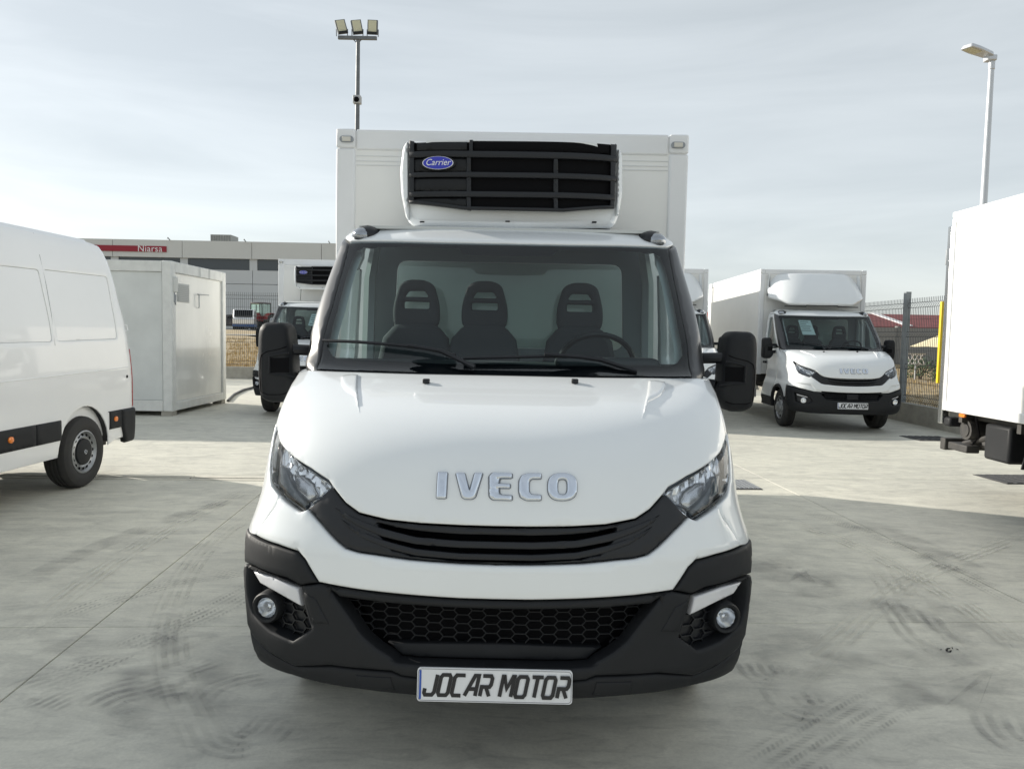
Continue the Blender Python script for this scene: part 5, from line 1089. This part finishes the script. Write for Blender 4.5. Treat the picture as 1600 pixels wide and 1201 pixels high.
# machines in front of the hall
def tractor(loc, rz, label):
    T = empty('tractor', loc, rz); tag(T, label, 'tractor'); red = mat('tractor_red', (0.22, 0.015, 0.02), 0.4, var=0.2, vscale=2)
    b = MB(); b.prism([(-0.1, 0.9), (2.1, 0.85), (2.2, 1.5), (1.8, 1.72), (-0.1, 1.8)], lambda y, z: Vector((-0.42, -y, z)), lambda y, z: Vector((0.42, -y, z))); b.build('bonnet', red, T, bevel=0.08)
    b = MB(); b.box(-0.75, 0.75, 0.0, 1.5, 2.72, 2.86); b.build('cab_roof', mat('tractor_roof', (0.10, 0.08, 0.08), 0.5), T, bevel=0.05)
    b = MB()
    for x in (-0.72, 0.72):
        for y in (0.05, 1.45): b.tube([(x, y, 1.1), (x*0.95, y, 2.72)], 0.04, 6)
    b.build('cab_frame', black, T); b = MB(); b.box(-0.70, 0.70, 0.07, 1.42, 1.5, 2.7); b.build('cab_glass', glass_mat('side_glass', (0.6, 0.7, 0.7)), T)
    b = MB(); b.box(-0.7, 0.7, 0.05, 1.5, 0.9, 1.5); b.build('cab_body', red, T, bevel=0.05)
    b = MB(); b.box(-0.35, 0.35, -1.9, 1.5, 0.6, 0.95); b.build('tractor_frame', chassis, T)
    for s in (-1, 1):
        wheel(T, s*0.95, 1.1, 0.85, 0.5, s, 'twin', segs=28); wheel(T, s*0.85, -1.5, 0.6, 0.4, s, 'twin', segs=28)
        b = MB(); pts = [(0.95*math.cos(R(k)), 0.85+0.95*math.sin(R(k))) for k in range(20, 165, 16)]+[(0.90*math.cos(R(k)), 0.85+0.90*math.sin(R(k))) for k in range(164, 19, -16)]
        u0, u1 = sorted((s*0.68, s*1.2)); b.prism(pts, lambda a, c: Vector((u0, 1.1+a, c)), lambda a, c: Vector((u1, 1.1+a, c))); b.build('fender', red, T)
    b = MB(); b.tube([(0.40, -0.5, 1.7), (0.40, -0.5, 2.6)], 0.05, 8); b.build('exhaust', black, T)
    return T
tx, _ = bpt(410, 500, 82); tractor((tx, 80, 1.55), R(-20), 'dark red tractor with a glazed cab parked before the grey hall')
def pickup(px, d, colr, label, cat, nm, rz, h=1.0):
    x, _ = bpt(px, 505, d); T = empty(nm, (x, d, 1.55), rz); tag(T, label, cat); m = mat(nm+'_paint', colr, 0.35, coat=0.5)
    b = MB(); b.prism([(-2.2, 0.35), (2.2, 0.35), (2.25, 0.8), (1.9, 1.0*h), (1.0, 1.05*h), (0.4, 1.65*h), (-1.4, 1.7*h), (-2.0, 1.05*h), (-2.25, 0.9)], lambda y, z: Vector((-0.85, -y, z)), lambda y, z: Vector((0.85, -y, z))); b.build('car_body', m, T, bevel=0.08)
    b = MB(); b.prism([(1.02, 1.10*h), (0.45, 1.6*h), (0.42, 1.63*h), (1.06, 1.12*h)], lambda y, z: Vector((-0.72, -y-0.02, z)), lambda y, z: Vector((0.72, -y-0.02, z))); b.build('windscreen', fritm, T)
    for s in (-1, 1):
        b = MB(); u0, u1 = sorted((s*0.852, s*0.858)); b.prism([(0.75, 1.1*h), (0.35, 1.55*h), (-1.3, 1.58*h), (-1.75, 1.1*h)], lambda y, z: Vector((u0, -y, z)), lambda y, z: Vector((u1, -y, z))); b.build('side_window', fritm, T)
        for y in (-1.4, 1.35): wheel(T, s*0.78, y, 0.33, 0.2, s, 'dish', segs=20)
        b = MB(); u0, u1 = sorted((s*0.6, s*0.8)); b.box(u0, u1, -2.27, -2.2, 0.68, 0.85); b.build('headlight', reflm, T, bevel=0.02)
    return T
pickup(362, 82, (0.03, 0.03, 0.035), 'dark car parked before the grey hall beside the white van', 'car', 'parked_car', R(-60), 0.95)
x, _ = bpt(385, 505, 80); T = empty('parked_van', (x*0.93, 74, 1.52), R(15)); tag(T, 'small white van with a blue sill parked left of the red tractor', 'van')
b = MB(); b.prism([(-2.0, 0.55), (2.1, 0.55), (2.15, 1.05), (1.75, 1.15), (1.2, 1.95), (-2.0, 2.0)], lambda y, z: Vector((-0.95, -y, z)), lambda y, z: Vector((0.95, -y, z))); b.build('van_body', paint_van, T, bevel=0.08)
b = MB(); b.box(-0.97, 0.97, -2.1, 2.02, 0.30, 0.56); b.build('blue_sill', mat('van_blue', (0.03, 0.08, 0.22), 0.4), T, bevel=0.03)
b = MB(); b.prism([(1.70, 1.22), (1.22, 1.88), (1.27, 1.90), (1.76, 1.24)], lambda y, z: Vector((-0.8, -y-0.02, z)), lambda y, z: Vector((0.8, -y-0.02, z))); b.build('windscreen', fritm, T)
for s in (-1, 1):
    for y in (-1.3, 1.3): wheel(T, s*0.86, y, 0.33, 0.2, s, 'dish', segs=20)
    b = MB(); u0, u1 = sorted((s*0.952, s*0.958)); b.prism([(1.45, 1.2), (1.1, 1.8), (0.4, 1.82), (0.4, 1.2)], lambda y, z: Vector((u0, -y, z)), lambda y, z: Vector((u1, -y, z))); b.build('side_window', fritm, T)

# ================================================================ garden beyond the right fence
gw = mat('garden_wall', (0.30, 0.295, 0.285), 0.85, var=0.2, vscale=0.6, bump=0.2, bscale=20); GY = 31.0
W_ = empty('garden_wall', (7.5, GY, 0)); tag(W_, 'tall grey panelled concrete wall behind the dry lot', 'wall')
for k in range(9):
    b = MB(); b.box(k*2.0+0.02, k*2.0+1.98, 0, 0.15, 0.5, 2.18); b.build('wall_panel', gw, W_); b = MB(); b.box(k*2.0-0.05, k*2.0+0.05, -0.05, 0.2, 0.5, 2.24); b.build('wall_post', mat('wall_post', (0.22, 0.22, 0.215), 0.85), W_)
HS = empty('red_roofed_shed', (0, 0, 0)); tag(HS, 'long low building with a red roof rising over the grey wall', 'building'); redr = mat('roof_red', (0.22, 0.055, 0.055), 0.7, var=0.25, vscale=1.5)
b = MB(); b.box(12, 42, 42, 50, 0.5, 2.5); b.build('shed_wall', gw, HS)
def roof_strip(x0, x1): q = MB(); q.add([(x0, 41.6, 2.42), (x1, 41.6, 2.42), (x1, 46, 3.25), (x0, 46, 3.25), (x0, 41.6, 2.36), (x1, 41.6, 2.36), (x1, 46, 3.19), (x0, 46, 3.19)], [(0, 1, 2, 3), (7, 6, 5, 4), (0, 4, 5, 1), (2, 6, 7, 3)]); q.build('roof_sheet', redr, HS, smooth=0)
for k in range(15): roof_strip(11.8+k*2.0+0.01, 11.8+k*2.0+1.99)
q = MB(); q.box(21.3, 21.65, 41.7, 46, 3.27, 3.32, Matrix.Translation((0, 0, 0)) @ Matrix.Translation((21.5, 46, 3.25)) @ Matrix.Rotation(R(10.7), 4, 'X') @ Matrix.Translation((-21.5, -46, -3.25))); q.build('skylight_strip', white, HS)
b = MB(); b.box(11.8, 41.8, 46, 50.4, 2.6, 3.2); b.build('rear_roof', redr, HS)
px_ = (1462-800)/FPX*24; PS = empty('garden_parasol', (px_+0.55, 24.0, th(px_, 24))); tag(PS, 'cream garden parasol half hidden by the box truck with tail lift', 'parasol')
b = MB(); b.tube([(0, 0, 0), (0, 0, 1.75)], 0.025, 8); b.build('parasol_pole', white, PS)
for k in range(8):
    a0, a1 = 2*math.pi*k/8, 2*math.pi*(k+1)/8; ap = Vector((0, 0, 1.72)); p0 = Vector((1.3*math.cos(a0), 1.3*math.sin(a0), 1.15)); p1 = Vector((1.3*math.cos(a1), 1.3*math.sin(a1), 1.15)); mid = (p0+p1)/2*0.98; mid.z = 1.17
    b = MB(); b.add([ap, p0, mid, p1, ap-Vector((0, 0, .01)), p0-Vector((0, 0, .012)), mid-Vector((0, 0, .012)), p1-Vector((0, 0, .012))], [(0, 1, 2), (0, 2, 3), (4, 6, 5), (4, 7, 6), (1, 5, 6, 2), (2, 6, 7, 3)]); b.build('canopy_panel', mat('parasol_cream', (0.68, 0.60, 0.40), 0.85), PS, smooth=0)
leafm = mat('shrub_leaf', (0.06, 0.12, 0.045), 0.55, var=0.4, vscale=8, c2=(0.09, 0.15, 0.07))
def shrub(x, y, r_, h, label, n=420, spiky=False):
    T = empty('garden_shrub', (x, y, th(x, y)-0.02)); tag(T, label, 'shrub'); V = []; F = []
    for _ in range(n):
        a = random.uniform(0, 6.28); e = random.random(); rad = r_*math.sqrt(random.random()); zz = h*(0.15+0.85*e)*(1-0.35*(rad/r_)**2)
        c = Vector((rad*math.cos(a), rad*math.sin(a), zz)); d = Vector((random.gauss(0, 1), random.gauss(0, 1), random.gauss(0.4, 0.7))).normalized(); l = random.uniform(0.05, 0.13)*(2.0 if spiky else 1); s = d.cross(Vector((0, 0, 1))).normalized()*l*(0.12 if spiky else 0.3)
        i = len(V); V += [c, c+d*l*0.5+s, c+d*l, c+d*l*0.5-s]; F.append((i, i+1, i+2, i+3))
    link('foliage', mesh_from('foliage', V, F, 0), leafm, T); b = MB()
    for k in range(4): a = k*1.6; b.tube([(0, 0, 0), (r_*0.3*math.cos(a), r_*0.3*math.sin(a), h*0.4), (r_*0.6*math.cos(a), r_*0.6*math.sin(a), h*0.75)], [0.02, 0.014, 0.006], 5)
    b.build('stem', mat('stem_brown', (0.12, 0.09, 0.06), 0.9), T)
sxx = (1438-800)/FPX*26; shrub(sxx, 26, 0.55, 0.85, 'green leafy shrub before the grey wall', 700); shrub(sxx+0.35, 25.2, 0.4, 0.55, 'spiky pale shrub at the foot of the green shrub', 300, True)
cx_ = (1424-800)/FPX*25; gate = empty('garden_trellis', (cx_, 25.0, th(cx_, 25))); tag(gate, 'small white lattice trellis on a post among the shrubs', 'trellis')
b = MB(); b.tube([(0.12, 0, -0.05), (0.12, 0, 0.62)], 0.025, 8); b.build('panel_post', galv, gate)
for k in range(7):
    b = MB(); M = Matrix.Translation((-0.1+k*0.07, -0.02, 0.72)) @ Matrix.Rotation(R(28 if k % 2 else -28), 4, 'Y'); b.box(-0.012, 0.012, 0, 0.012, -0.19, 0.19, M); b.build('lattice_bar', white, gate)
for z in (0.55, 0.89): b = MB(); b.box(-0.18, 0.42, -0.016, -0.004, z-0.014, z+0.014); b.build('lattice_rail', white, gate)

# ================================================================ labels of the vehicles
tag(main, 'white refrigerated box truck with large chrome bonnet letters, in the shaded foreground', 'truck', 'box trucks of the yard')
tag(rear_left, 'white refrigerated box truck parked behind, next to the white site cabin', 'truck', 'box trucks of the yard')
tag(rear_mid, 'white box truck with roof deflector, mostly hidden behind the large refrigerated truck', 'truck', 'box trucks of the yard')
tag(rear_right, 'white box truck with roof deflector and price sheet, parked by the mesh fence', 'truck', 'box trucks of the yard')
tag(side_truck, 'white box truck with yellow-edged tail lift, its rear end by the low wall', 'truck', 'box trucks of the yard')
tag(van, 'white panel van with black side strips and amber side markers', 'van')
